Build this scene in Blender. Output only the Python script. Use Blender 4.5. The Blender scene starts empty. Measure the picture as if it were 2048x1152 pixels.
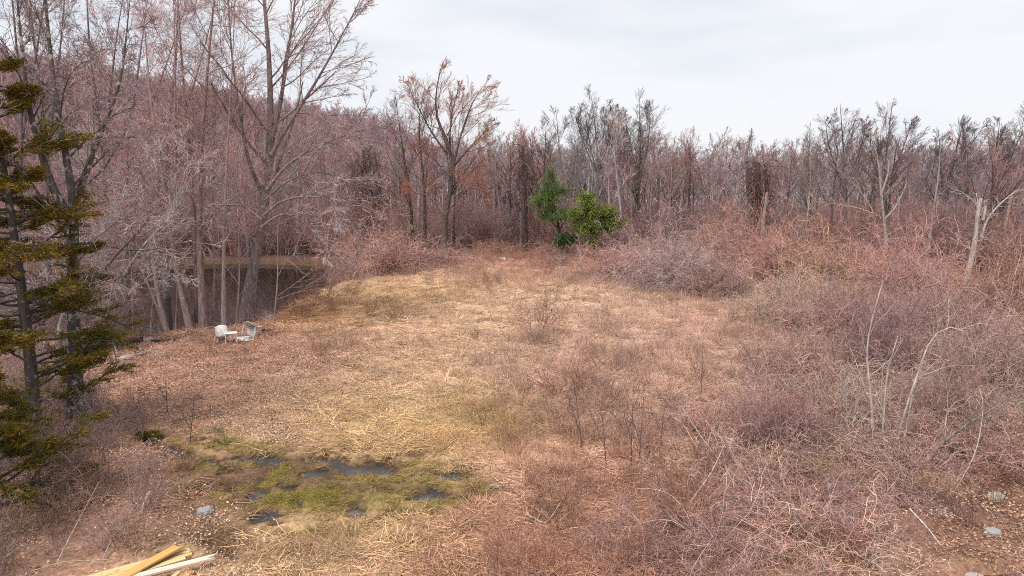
import bpy, math
import numpy as np
from mathutils import Vector, Matrix, Euler

# ---------------------------------------------------------------- camera, sky, sun, exposure
sc = bpy.context.scene
RX, RY = 2048, 1152                      # photograph size, used only to read positions off it
CAM_H, PITCH, FPX = 6.5, math.radians(8.2), 1365.0
cam_d = bpy.data.cameras.new("camera")
cam_d.sensor_width = 36.0
cam_d.lens = 36.0 * FPX / RX
cam_d.clip_start, cam_d.clip_end = 0.1, 9000.0
cam = bpy.data.objects.new("camera", cam_d)
cam.location = (0, 0, CAM_H)
cam.rotation_euler = (math.radians(90) - PITCH, 0, 0)
sc.collection.objects.link(cam)
sc.camera = cam

SUN_EL, SUN_AZ = math.radians(58), math.radians(215)     # azimuth from +Y, clockwise: behind the camera
world = bpy.data.worlds.new("World"); sc.world = world; world.use_nodes = True
wt = world.node_tree; wn = wt.nodes; wl = wt.links
bg = wn["Background"]
sky = wn.new("ShaderNodeTexSky"); sky.sky_type = 'NISHITA'; sky.sun_disc = False
sky.sun_elevation = SUN_EL; sky.sun_rotation = SUN_AZ
sky.air_density, sky.dust_density, sky.ozone_density = 1.0, 3.0, 1.0
tcw = wn.new("ShaderNodeTexCoord")
mpw = wn.new("ShaderNodeMapping"); mpw.inputs["Scale"].default_value = (1.0, 1.0, 4.5)
mpw.inputs["Rotation"].default_value = (0.10, 0.16, 0.3)
nzw = wn.new("ShaderNodeTexNoise"); nzw.inputs["Scale"].default_value = 1.6
nzw.inputs["Detail"].default_value = 5.0; nzw.inputs["Roughness"].default_value = 0.5
crw = wn.new("ShaderNodeValToRGB")
crw.color_ramp.elements[0].position = 0.36; crw.color_ramp.elements[0].color = (6.0, 6.45, 7.2, 1)
crw.color_ramp.elements[1].position = 0.60; crw.color_ramp.elements[1].color = (7.9, 8.0, 8.3, 1)
mixw = wn.new("ShaderNodeMix"); mixw.data_type = 'RGBA'; mixw.inputs[0].default_value = 0.93
wl.new(tcw.outputs["Generated"], mpw.inputs["Vector"]); wl.new(mpw.outputs["Vector"], nzw.inputs["Vector"])
wl.new(nzw.outputs["Fac"], crw.inputs["Fac"])
wl.new(sky.outputs["Color"], mixw.inputs[6]); wl.new(crw.outputs["Color"], mixw.inputs[7])
wl.new(mixw.outputs[2], bg.inputs["Color"]); bg.inputs["Strength"].default_value = 0.052

sun_d = bpy.data.lights.new("sun", 'SUN'); sun_d.energy = 1.5; sun_d.angle = math.radians(30)
sun_d.color = (1.0, 0.97, 0.92)
sun = bpy.data.objects.new("sun", sun_d); sc.collection.objects.link(sun)
sd = Vector((math.sin(SUN_AZ) * math.cos(SUN_EL), math.cos(SUN_AZ) * math.cos(SUN_EL), math.sin(SUN_EL)))
sun.rotation_euler = sd.to_track_quat('Z', 'Y').to_euler()

sc.view_settings.view_transform = 'Standard'; sc.view_settings.look = 'None'
sc.view_settings.gamma = 1.0; sc.view_settings.use_curve_mapping = False
sc.view_settings.exposure = 1.24
sc.render.engine = 'CYCLES'
sc.cycles.max_bounces = 2; sc.cycles.diffuse_bounces = 1; sc.cycles.glossy_bounces = 2
sc.cycles.transmission_bounces = 2; sc.cycles.transparent_max_bounces = 4
sc.cycles.use_adaptive_sampling = True; sc.cycles.adaptive_threshold = 0.02
sc.cycles.use_denoising = False
sc.cycles.filter_width = 1.0
sc.cycles.caustics_reflective = False; sc.cycles.caustics_refractive = False

# ---------------------------------------------------------------- helpers
RNG = np.random.default_rng(11)
COLL = sc.collection
CP, SP = math.cos(PITCH), math.sin(PITCH)

def ray(px, py):
    u = (px - RX / 2) / FPX; v = (RY / 2 - py) / FPX
    return np.array([u, CP + v * SP, v * CP - SP])

def G(px, py, z=0.0):
    """the point of the level z that the photograph shows at a pixel"""
    d = ray(px, py); t = (z - CAM_H) / d[2]
    return np.array([d[0] * t, d[1] * t, z])

def at(px, py, Y):
    d = ray(px, py); t = Y / d[1]
    return np.array([d[0] * t, Y, CAM_H + d[2] * t])

def gx(px, Y):
    """world x of a pixel column at distance Y"""
    return (px - RX / 2) / FPX * Y * 1.0

def norm(a):
    return a / np.maximum(np.linalg.norm(a, axis=-1, keepdims=True), 1e-9)

def sstep(a, b, x):
    t = np.clip((x - a) / (b - a), 0, 1)
    return t * t * (3 - 2 * t)

def vnoise(x, y, scale, seed=0):
    x = np.asarray(x, float) / scale + seed * 17.3; y = np.asarray(y, float) / scale - seed * 9.1
    xi = np.floor(x).astype(np.int64); yi = np.floor(y).astype(np.int64)
    fx = x - xi; fy = y - yi
    fx = fx * fx * (3 - 2 * fx); fy = fy * fy * (3 - 2 * fy)
    def h(a, b):
        n = (a * 374761393 + b * 668265263 + seed * 974634777) & 0x7fffffff
        n = ((n ^ (n >> 13)) * 1274126177) & 0x7fffffff
        return ((n ^ (n >> 16)) & 0xffff) / 65535.0
    return (h(xi, yi) * (1 - fx) + h(xi + 1, yi) * fx) * (1 - fy) + (h(xi, yi + 1) * (1 - fx) + h(xi + 1, yi + 1) * fx) * fy

def fbm(x, y, scale, seed=0, octs=3):
    s = 0; a = 1; tot = 0
    for i in range(octs):
        s = s + a * vnoise(x, y, scale / 2 ** i, seed + i); tot += a; a *= 0.5
    return s / tot

def poly_sdf(x, y, poly):
    """signed distance to a closed polygon, negative inside"""
    x = np.asarray(x, float); y = np.asarray(y, float)
    d = np.full(x.shape, 1e9); inside = np.zeros(x.shape, bool)
    n = len(poly)
    for i in range(n):
        ax, ay = poly[i][:2]; bx, by = poly[(i + 1) % n][:2]
        ex, ey = bx - ax, by - ay
        t = np.clip(((x - ax) * ex + (y - ay) * ey) / (ex * ex + ey * ey + 1e-12), 0, 1)
        d = np.minimum(d, np.hypot(x - ax - t * ex, y - ay - t * ey))
        c = (ay > y) != (by > y)
        with np.errstate(divide='ignore', invalid='ignore'):
            xc = (bx - ax) * (y - ay) / (by - ay + 1e-12) + ax
        inside ^= c & (x < xc)
    return np.where(inside, -d, d)

def line_dist(x, y, pts):
    d = np.full(np.shape(x), 1e9)
    for i in range(len(pts) - 1):
        ax, ay = pts[i][:2]; bx, by = pts[i + 1][:2]
        ex, ey = bx - ax, by - ay
        t = np.clip(((x - ax) * ex + (y - ay) * ey) / (ex * ex + ey * ey + 1e-12), 0, 1)
        d = np.minimum(d, np.hypot(x - ax - t * ex, y - ay - t * ey))
    return d

class MB:
    """collects quads and triangles, then links them as one mesh"""
    def __init__(self):
        self.v = []; self.q = []; self.t = []; self.a = []; self.n = 0
    def add(self, V, Q=None, T=None, a=None):
        V = np.asarray(V, float).reshape(-1, 3)
        self.v.append(V)
        self.a.append(np.full(len(V), 0.5) if a is None else np.asarray(a, float).reshape(-1))
        if Q is not None and len(Q): self.q.append(np.asarray(Q, np.int64).reshape(-1, 4) + self.n)
        if T is not None and len(T): self.t.append(np.asarray(T, np.int64).reshape(-1, 3) + self.n)
        self.n += len(V)
    def mesh(self, name, mat, smooth=False):
        V = np.concatenate(self.v) if self.v else np.zeros((0, 3))
        Q = np.concatenate(self.q) if self.q else np.zeros((0, 4), np.int64)
        T = np.concatenate(self.t) if self.t else np.zeros((0, 3), np.int64)
        me = bpy.data.meshes.new(name)
        me.vertices.add(len(V)); me.vertices.foreach_set("co", V.astype(np.float32).ravel())
        nl = len(Q) * 4 + len(T) * 3; npoly = len(Q) + len(T)
        me.loops.add(nl); me.polygons.add(npoly)
        me.loops.foreach_set("vertex_index", np.concatenate([Q.ravel(), T.ravel()]).astype(np.int32))
        st = np.concatenate([np.arange(len(Q)) * 4, len(Q) * 4 + np.arange(len(T)) * 3]).astype(np.int32)
        me.polygons.foreach_set("loop_start", st)
        if smooth: me.polygons.foreach_set("use_smooth", np.ones(npoly, bool))
        at_ = me.attributes.new("v", 'FLOAT', 'POINT')
        at_.data.foreach_set("value", np.concatenate(self.a).astype(np.float32) if self.a else np.zeros(0, np.float32))
        me.update(calc_edges=True)
        if mat is not None: me.materials.append(mat)
        return me

def tubes(mb, P, R, sides=3, a=None, cap=False):
    P = np.asarray(P, float); R = np.asarray(R, float)
    N, k, _ = P.shape
    if N == 0: return
    T = np.gradient(P, axis=1); T = norm(T)
    ref = norm(RNG.normal(size=(N, 1, 3)))
    u = norm(np.cross(T, ref)); v = np.cross(T, u)
    ang = np.arange(sides) / sides * 2 * np.pi
    ring = (np.cos(ang)[None, None, :, None] * u[:, :, None, :] + np.sin(ang)[None, None, :, None] * v[:, :, None, :])
    V = P[:, :, None, :] + ring * R[:, :, None, None]
    idx = np.arange(N * k * sides).reshape(N, k, sides)
    A = idx[:, :-1, :]; B = np.roll(A, -1, axis=2); D = idx[:, 1:, :]; C = np.roll(D, -1, axis=2)
    Q = np.stack([A, B, C, D], -1).reshape(-1, 4)
    if a is None: a = RNG.random(N)
    av = np.repeat(a, k * sides)
    Tt = None
    if cap and sides == 4: pass
    mb.add(V.reshape(-1, 3), Q, Tt, av)
    if cap:
        for i in range(N):
            c = P[i, -1] + T[i, -1] * R[i, -1] * 0.3
            rv = V[i, -1]
            mb.add(np.vstack([rv, c]), None, [(j, (j + 1) % sides, sides) for j in range(sides)], np.full(sides + 1, a[i]))

def ribbons(mb, P, W, a=None):
    """thin leaf strips along the paths P (N,k,3) of half width W (N,k)"""
    N, k, _ = P.shape
    T = norm(np.gradient(P, axis=1))
    ref = norm(RNG.normal(size=(N, 1, 3)))
    u = norm(np.cross(T, ref)) * W[:, :, None]
    V = np.stack([P - u, P + u], 2)
    idx = np.arange(N * k * 2).reshape(N, k, 2)
    Q = np.stack([idx[:, :-1, 0], idx[:, :-1, 1], idx[:, 1:, 1], idx[:, 1:, 0]], -1).reshape(-1, 4)
    if a is None: a = RNG.random(N)
    mb.add(V.reshape(-1, 3), Q, None, np.repeat(a, k * 2))

def leaves(mb, C, L, Wd, D=None, a=None, fold=0.25):
    """one small folded leaf (two triangles) at every point C"""
    N = len(C)
    D = norm(RNG.normal(size=(N, 3))) if D is None else norm(D)
    S = norm(np.cross(D, norm(RNG.normal(size=(N, 3)))))
    Nn = np.cross(D, S)
    L = np.broadcast_to(L, (N,))[:, None]; Wd = np.broadcast_to(Wd, (N,))[:, None]
    V = np.stack([C - D * L * .5, C + S * Wd * .5 + Nn * Wd * fold, C + D * L * .5, C - S * Wd * .5 + Nn * Wd * fold], 1)
    i = np.arange(N)[:, None] * 4
    T = np.concatenate([i + np.array([[0, 1, 2]]), i + np.array([[0, 2, 3]])])
    if a is None: a = RNG.random(N)
    mb.add(V.reshape(-1, 3), None, T, np.repeat(a, 4))

def grow(S, D, L, r0, k, wander=0.15, trop=(0, 0, 0), taper=0.3, curl=None):
    S = np.asarray(S, float); D = norm(np.asarray(D, float)); N = len(S)
    L = np.broadcast_to(np.asarray(L, float), (N,)); r0 = np.broadcast_to(np.asarray(r0, float), (N,))
    P = np.empty((N, k, 3)); P[:, 0] = S; d = D.copy(); st = (L / (k - 1))[:, None]
    tr = np.asarray(trop, float)
    for i in range(1, k):
        d = norm(d + RNG.normal(size=(N, 3)) * wander + tr)
        P[:, i] = P[:, i - 1] + d * st
    t = np.linspace(0, 1, k)
    R = r0[:, None] * (1 - t * (1 - taper))[None]
    return P, R, L

def kids(P, R, L, n, tmin, tmax, ang, ratio, rr, angsd=0.2, shape=0.5, rmin=0.004, bias=None):
    N, k, _ = P.shape
    idx = np.repeat(np.arange(N), n); M = len(idx)
    t = tmin + (tmax - tmin) * (np.tile(np.arange(n), N) + RNG.random(M)) / n
    f = t * (k - 1); i0 = np.minimum(f.astype(int), k - 2); fr = (f - i0)[:, None]
    pos = P[idx, i0] * (1 - fr) + P[idx, i0 + 1] * fr
    tan = norm(P[idx, i0 + 1] - P[idx, i0])
    rad = R[idx, i0] * (1 - fr[:, 0]) + R[idx, i0 + 1] * fr[:, 0]
    perp = norm(np.cross(tan, RNG.normal(size=(M, 3))))
    if bias is not None: perp = norm(perp + np.asarray(bias)); 
    an = (ang + RNG.normal(size=M) * angsd)[:, None]
    d = norm(np.cos(an) * tan + np.sin(an) * perp)
    ln = L[idx] * ratio * (1 - shape * (t - tmin) / max(tmax - tmin, 1e-6)) * RNG.uniform(0.65, 1.2, M)
    r = np.maximum(np.minimum(rad * rr, rad * 0.9), rmin)
    return pos, d, ln, r

# ---------------------------------------------------------------- materials
def new_mat(name):
    m = bpy.data.materials.new(name); m.use_nodes = True
    nt = m.node_tree; b = nt.nodes["Principled BSDF"]
    b.inputs["Roughness"].default_value = 0.9
    if "Specular IOR Level" in b.inputs: b.inputs["Specular IOR Level"].default_value = 0.2
    return m, nt, b

def N_(nt, t, **kw):
    n = nt.nodes.new(t)
    for k, v in kw.items():
        if k.startswith("i_"): n.inputs[k[2:].replace("_", " ")].default_value = v
        else: setattr(n, k, v)
    return n

def vary(nt, src, lo, hi, scale, coord='Object', vattr=True):
    """src colour times a noise between lo and hi, times the per-piece attribute v"""
    tc = N_(nt, "ShaderNodeTexCoord"); nz = N_(nt, "ShaderNodeTexNoise", i_Scale=scale, i_Detail=4.0)
    nt.links.new(tc.outputs[coord], nz.inputs["Vector"])
    mr = N_(nt, "ShaderNodeMapRange"); mr.inputs[1].default_value = 0.3; mr.inputs[2].default_value = 0.7
    mr.inputs[3].default_value = lo; mr.inputs[4].default_value = hi
    nt.links.new(nz.outputs["Fac"], mr.inputs[0])
    fac = mr.outputs[0]
    if vattr:
        av = N_(nt, "ShaderNodeAttribute", attribute_name="v")
        m2 = N_(nt, "ShaderNodeMapRange"); m2.inputs[3].default_value = 0.5; m2.inputs[4].default_value = 1.5
        nt.links.new(av.outputs["Fac"], m2.inputs[0])
        mm = N_(nt, "ShaderNodeMath", operation='MULTIPLY')
        nt.links.new(fac, mm.inputs[0]); nt.links.new(m2.outputs[0], mm.inputs[1]); fac = mm.outputs[0]
    vm = N_(nt, "ShaderNodeVectorMath", operation='SCALE')
    nt.links.new(src, vm.inputs[0]); nt.links.new(fac, vm.inputs["Scale"])
    return vm.outputs[0]

def mat_objcolor(name, lo=0.75, hi=1.2, scale=0.7, vattr=True, rough=0.9, bump=0):
    m, nt, b = new_mat(name)
    oi = N_(nt, "ShaderNodeObjectInfo")
    c = vary(nt, oi.outputs["Color"], lo, hi, scale, vattr=vattr)
    nt.links.new(c, b.inputs["Base Color"]); b.inputs["Roughness"].default_value = rough
    return m

def mat_inst(name, lo=0.85, hi=1.15, rough=0.95):
    m, nt, b = new_mat(name)
    at_ = N_(nt, "ShaderNodeAttribute", attribute_type='INSTANCER', attribute_name="col")
    c = vary(nt, at_.outputs["Color"], lo, hi, 3.0)
    nt.links.new(c, b.inputs["Base Color"]); b.inputs["Roughness"].default_value = rough
    return m

def mat_bark(name, lichen=0.0):
    """object colour, ridged along the stem, with pale lichen blotches"""
    m, nt, b = new_mat(name)
    oi = N_(nt, "ShaderNodeObjectInfo")
    tc = N_(nt, "ShaderNodeTexCoord"); mp = N_(nt, "ShaderNodeMapping"); mp.inputs["Scale"].default_value = (14, 14, 2.2)
    nz = N_(nt, "ShaderNodeTexNoise", i_Scale=1.0, i_Detail=5.0)
    nt.links.new(tc.outputs["Object"], mp.inputs["Vector"]); nt.links.new(mp.outputs["Vector"], nz.inputs["Vector"])
    mr = N_(nt, "ShaderNodeMapRange"); mr.inputs[1].default_value = 0.3; mr.inputs[2].default_value = 0.7
    mr.inputs[3].default_value = 0.55; mr.inputs[4].default_value = 1.35
    nt.links.new(nz.outputs["Fac"], mr.inputs[0])
    vm = N_(nt, "ShaderNodeVectorMath", operation='SCALE')
    nt.links.new(oi.outputs["Color"], vm.inputs[0]); nt.links.new(mr.outputs[0], vm.inputs["Scale"])
    n2 = N_(nt, "ShaderNodeTexNoise", i_Scale=6.5, i_Detail=4.0)
    nt.links.new(tc.outputs["Object"], n2.inputs["Vector"])
    m2 = N_(nt, "ShaderNodeMapRange"); m2.inputs[1].default_value = 0.64 - 0.14 * lichen; m2.inputs[2].default_value = 0.68 - 0.14 * lichen
    m2.inputs[4].default_value = min(0.85, 0.3 + lichen)
    nt.links.new(n2.outputs["Fac"], m2.inputs[0])
    mx = N_(nt, "ShaderNodeMix", data_type='RGBA'); mx.inputs[7].default_value = (0.44, 0.43, 0.38, 1)
    nt.links.new(m2.outputs[0], mx.inputs[0]); nt.links.new(vm.outputs[0], mx.inputs[6])
    nt.links.new(mx.outputs[2], b.inputs["Base Color"])
    bp = N_(nt, "ShaderNodeBump", i_Strength=0.6, i_Distance=0.03)
    nt.links.new(nz.outputs["Fac"], bp.inputs["Height"]); nt.links.new(bp.outputs[0], b.inputs["Normal"])
    return m

def mat_plain(name, col, rough=0.6, lo=0.8, hi=1.15, scale=6.0, spec=0.3, bump=0.0, bscale=30):
    m, nt, b = new_mat(name)
    rgb = N_(nt, "ShaderNodeRGB"); rgb.outputs[0].default_value = (*col, 1)
    c = vary(nt, rgb.outputs[0], lo, hi, scale, vattr=False)
    nt.links.new(c, b.inputs["Base Color"]); b.inputs["Roughness"].default_value = rough
    b.inputs["Specular IOR Level"].default_value = spec
    if bump:
        tc = N_(nt, "ShaderNodeTexCoord"); nz = N_(nt, "ShaderNodeTexNoise", i_Scale=bscale, i_Detail=5.0)
        nt.links.new(tc.outputs["Object"], nz.inputs["Vector"])
        bp = N_(nt, "ShaderNodeBump", i_Strength=bump, i_Distance=0.03)
        nt.links.new(nz.outputs["Fac"], bp.inputs["Height"]); nt.links.new(bp.outputs[0], b.inputs["Normal"])
    return m

M_TWIG = mat_objcolor("twig")
M_LEAF = mat_objcolor("evergreen_leaf", 0.6, 1.4, 1.2, rough=0.65)
M_BARK = mat_bark("bark", 0.15)
M_LICHEN = mat_bark("lichen_bark", 0.55)
M_INST = mat_inst("dry_growth")

# ---------------------------------------------------------------- scene-graph helpers
def link(o, parent=None):
    COLL.objects.link(o)
    if parent is not None: o.parent = parent
    return o

def tag(o, label=None, cat=None, group=None, kind=None):
    if label: o["label"] = label
    if cat: o["category"] = cat
    if group: o["group"] = group
    if kind: o["kind"] = kind
    return o

def empty(name, loc, label, cat, group=None, rotz=0.0, scale=1.0):
    o = bpy.data.objects.new(name, None); o.location = loc; o.rotation_euler = (0, 0, rotz)
    o.scale = (scale,) * 3 if np.isscalar(scale) else scale
    o.empty_display_size = 0.2
    return tag(link(o), label, cat, group)

def part(name, me, parent, color=None):
    o = bpy.data.objects.new(name, me)
    if color is not None: o.color = (*color, 1)
    return link(o, parent)

def jit(c, s=0.12):
    c = np.asarray(c, float)
    return tuple(np.clip(c * (1 + RNG.normal() * s) * (1 + RNG.normal(size=3) * s * 0.35), 0.01, 0.8))

# ---------------------------------------------------------------- the lie of the land
pond_px = [(215, 672), (300, 668), (400, 660), (480, 652), (528, 640), (575, 618), (640, 590), (700, 556), (716, 542)]
pond_near = [G(x, y)[:2] for x, y in pond_px]
pond_far = [G(x, y, -0.5)[:2] for x, y in [(735, 536), (690, 533), (600, 529), (500, 526), (400, 528), (300, 530), (200, 534), (60, 540), (-120, 560)]]
POND = pond_near + pond_far + [np.array([-44., 40.]), np.array([-30., 31.5])]
stream_px = [(300, 872), (350, 905), (410, 925), (480, 912), (560, 914), (640, 920), (690, 934), (740, 934), (800, 945), (880, 950), (960, 958), (1010, 975)]
STREAM = [G(x, y)[:2] for x, y in stream_px]
WET = [G(x, y)[:2] for x, y in [(330, 860), (480, 895), (700, 905), (960, 935), (1010, 985), (900, 1030), (720, 1050), (560, 1075), (430, 1010), (360, 950)]]
BROOK = [G(x, y)[:2] for x, y in [(1930, 1165), (2000, 1150), (2090, 1140), (2300, 1120)]]
W_POND, W_STREAM = -0.5, -0.08
PUDDLES = [(G(x, y)[:2], rx * .011, ry * .028) for x, y, rx, ry in [
    (365, 919, 20, 6), (405, 929, 22, 6), (411, 962, 10, 10), (480, 920, 30, 6), (560, 917, 26, 5), (625, 944, 20, 7), (640, 917, 30, 5), (700, 940, 26, 7), (747, 934, 24, 8),
    (790, 945, 34, 5), (835, 949, 40, 5), (885, 953, 26, 5), (755, 978, 13, 7), (838, 992, 40, 10), (866, 979, 10, 9), (710, 1021, 20, 7), (515, 990, 18, 8), (500, 1006, 12, 6),
    (527, 1030, 20, 6), (556, 1048, 12, 6), (596, 1008, 14, 6), (662, 976, 12, 6), (930, 957, 20, 4), (580, 968, 16, 6), (450, 945, 14, 6)]]

HX = [-900, -300, -210, -170, -126, -84, -62, -34, 0, 30, 900]
HZ = [70, 62, 52, 45, 36, 29, 26, 13, 3, 0, 0]

def hgt(x, y):
    x = np.asarray(x, float); y = np.asarray(y, float)
    z = (fbm(x, y, 7.0, 3) - 0.5) * 0.30
    z = z + (fbm(x, y, 1.3, 5, 2) - 0.5) * 0.10
    z = z + 0.35 * np.exp(-((x - 0.5) / 9) ** 2 - ((y - 38) / 16) ** 2)          # the meadow swells gently
    wet = poly_sdf(x, y, WET); wm = sstep(0.8, -0.4, wet)
    micro = 0.01 + (fbm(x, y, 0.5, 21, 3) - 0.5) * 0.20 + (vnoise(x, y, .17, 24) - .5) * .07
    z = z * (1 - wm) + wm * micro
    jx, jy = (fbm(x, y, .35, 23, 2) - .5) * .5, (fbm(x, y, .35, 27, 2) - .5) * .5
    dip = 0
    for c, rx, ry in PUDDLES:
        dip = np.maximum(dip, np.exp(-(((x + jx - c[0]) / rx) ** 2 + ((y + jy - c[1]) / ry) ** 2) ** 1.3))
    sd_ = line_dist(x + jx, y + jy, STREAM)
    dip = np.maximum(dip, .75 * np.exp(-(sd_ / .20) ** 2) * sstep(.35, .55, fbm(x, y, .8, 29, 2)))
    z = z - 0.25 * dip
    z = z - 0.30 * np.exp(-((line_dist(x, y, BROOK) + .4 * (fbm(x, y, .7, 35) - .5)) / 0.30) ** 2)
    pd = poly_sdf(x, y, POND)
    z = z * sstep(-1.0, 1.5, pd) - 1.1 * sstep(0.1, -1.3, pd)
    z = z + np.interp(x, HX, HZ) * sstep(88, 285, y) + 14 * sstep(300, 500, y) * np.interp(x, [-900, -50, 30], [1, 1, 0])
    z = z + (fbm(x, y, 40, 9) - 0.5) * 5 * sstep(100, 200, y) * sstep(30, -30, x)
    z = z + (fbm(x, y, 60, 12) - 0.45) * 3 * sstep(90, 200, y) * sstep(-30, 40, x)
    return z

def hz1(x, y): return float(hgt(np.array([x]), np.array([y]))[0])

# albedo of the open ground by place: tan grass, leaf litter, pinkish dead weeds, green moss, mud
TAN = np.array([.60, .388, .235]); GOLD = np.array([.55, .36, .165]); LITTER = np.array([.45, .245, .175]); PINK = np.array([.50, .305, .235])
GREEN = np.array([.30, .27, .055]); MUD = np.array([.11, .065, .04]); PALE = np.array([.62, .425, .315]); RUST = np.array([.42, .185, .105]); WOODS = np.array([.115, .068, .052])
ZONES = [  # px, py, radius across, radius along the view, colour, weight
    (225, 700, 4.0, 4.0, LITTER, 1.6), (330, 740, 5.0, 5.0, LITTER, 1.6), (240, 800, 4, 4, LITTER, 1.5), (480, 720, 4, 4, LITTER, 1.0), (330, 900, 2.5, 2, LITTER, .8),
    (620, 640, 3, 5, RUST, .9), (760, 600, 4, 6, GOLD, .9), (850, 640, 6, 8, TAN, 1.4), (720, 680, 4, 4, PINK, .6), (600, 700, 3, 3, RUST, .5),
    (900, 720, 4, 4, TAN, 1.3), (700, 790, 4, 3, TAN, 1.0), (640, 800, 2, 1.3, GREEN, .35), (850, 830, 3, 2.2, GOLD, 1.3), (920, 800, 1.2, .8, GREEN, .5),
    (990, 850, 1.5, .8, GREEN, .45), (1090, 860, .9, .6, GREEN, .45), (820, 880, 4, 1.5, GOLD, 1.2), (1050, 700, 4, 6, PALE, 1.0), (1150, 760, 3, 5, PINK, 1.0),
    (1250, 650, 6, 8, PALE, 1.0), (1350, 590, 3, 1.6, GOLD, 1.6), (1400, 605, 2, 1.2, GOLD, 1.4), (1450, 700, 6, 8, PINK, 1.5), (1300, 860, 4, 4, PINK, 1.2),
    (960, 545, 8, 9, PINK, 1.2), (1080, 520, 6, 9, RUST, .8), (1250, 540, 8, 10, PINK, 1.2), (860, 560, 6, 6, TAN, 1.0),
    (560, 985, 2.0, 1.4, MUD, 2.2), (480, 960, 1.2, 1.0, MUD, 2.2), (640, 945, 1.6, .5, MUD, 1.4), (800, 965, 1.4, .5, MUD, 1.2), (700, 980, 1.6, 1.0, GREEN, .8), (820, 1010, 1.2, .8, GREEN, .8), (600, 1000, 1.2, .6, GREEN, .6),
    (440, 895, 1.0, .5, GREEN, 1.0), (900, 970, .8, .4, GREEN, .8), (540, 1100, 2.5, 1.5, GOLD, 1.0), (640, 1130, 2.5, 1.2, TAN, 1.2), (760, 1080, 2, 1.2, GOLD, 1.0),
    (260, 1000, 2.5, 3, LITTER, 1.2), (200, 1130, 2.5, 2, LITTER, .8), (1900, 1050, 2, 2, LITTER, 2.0), (1980, 1090, 2, 2, LITTER, 2.0), (1930, 1110, .5, .25, GREEN, 1.6),
    (1500, 1000, 6, 5, RUST, 1.0), (1300, 1100, 4, 3, RUST, .9), (1100, 1080, 3, 2, PINK, .9), (1000, 1130, 2, 1.5, RUST, .7), (1750, 900, 5, 5, LITTER, 1.0)]
ZP = [(G(z[0], z[1])[:2], z[2], z[3], z[4], z[5]) for z in ZONES]

MOULD_SHADE = np.array([.22, .125, .09])
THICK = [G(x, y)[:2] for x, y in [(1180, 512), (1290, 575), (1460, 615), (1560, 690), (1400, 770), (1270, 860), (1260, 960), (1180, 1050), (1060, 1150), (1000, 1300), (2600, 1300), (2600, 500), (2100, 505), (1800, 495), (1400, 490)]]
def ground_col(x, y):
    x = np.asarray(x, float); y = np.asarray(y, float)
    base = 0.55 * TAN + 0.45 * PINK
    C = np.zeros(x.shape + (3,)) + base * 0.5; W = np.full(x.shape, 0.5)
    n1 = fbm(x, y, 2.2, 41); n2 = fbm(x, y, 3.1, 47)
    for c, rx, ry, col, w in ZP:
        wx = w * 2.2 * np.exp(-((x - c[0] + (n1 - .5) * rx * 1.4) / rx) ** 2 - ((y - c[1] + (n2 - .5) * ry * 1.4) / ry) ** 2)
        C += wx[..., None] * col; W += wx
    C = C / W[..., None]
    n = fbm(x, y, 1.1, 51)
    C = C * (0.78 + 0.44 * n)[..., None]
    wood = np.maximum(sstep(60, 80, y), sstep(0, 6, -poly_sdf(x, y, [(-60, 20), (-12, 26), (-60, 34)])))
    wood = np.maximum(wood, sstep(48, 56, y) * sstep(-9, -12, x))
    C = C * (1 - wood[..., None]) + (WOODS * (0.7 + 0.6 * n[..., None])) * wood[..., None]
    tk = .75 * sstep(.5, -4.5, poly_sdf(x, y, THICK))[..., None]          # leaf mould, darkened to paint in the shade between the canes
    C = C * (1 - tk) + MOULD_SHADE * (0.7 + 0.6 * n[..., None]) * tk
    pd = poly_sdf(x, y, POND)
    C = np.where((pd < -0.25)[..., None], MUD, C)
    mud = sstep(0.03, -0.06, hgt(x, y))[..., None] * (np.minimum(line_dist(x, y, STREAM), np.maximum(poly_sdf(x, y, WET), 0)) < 1.0)[..., None]
    return C * (1 - mud) + MUD * mud

def axis(segs):
    out = []
    for a, b, s in segs:
        out.append(np.arange(a, b, s))
    return np.concatenate(out)
def geo(a, b, s, g):
    out = []; 
    while a < b: out.append(a); a += s; s *= g
    return np.array(out)
xr = np.concatenate([np.concatenate([np.arange(0, 8.6, .095), np.arange(8.6, 13, .13)]), np.arange(13, 48, .6), geo(48, 260, 3.0, 1.02), geo(262, 4200, 30, 1.3)])
XS = np.unique(np.concatenate([-xr[::-1], xr]))
YS = np.unique(np.concatenate([-geo(6, 400, 3, 1.5)[::-1], np.arange(-5, 8, .6), np.arange(8, 12, .13), np.arange(12, 17.6, .095), np.arange(17.6, 24, .13), np.arange(24, 70, .42), np.arange(70, 330, 3.2), geo(332, 4500, 8, 1.25)]))
gxx, gyy = np.meshgrid(XS, YS); nx, ny = len(XS), len(YS)
mb = MB(); gi = np.arange(nx * ny).reshape(ny, nx)
mb.add(np.stack([gxx, gyy, hgt(gxx, gyy)], -1), np.stack([gi[:-1, :-1], gi[:-1, 1:], gi[1:, 1:], gi[1:, :-1]], -1).reshape(-1, 4))

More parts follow.
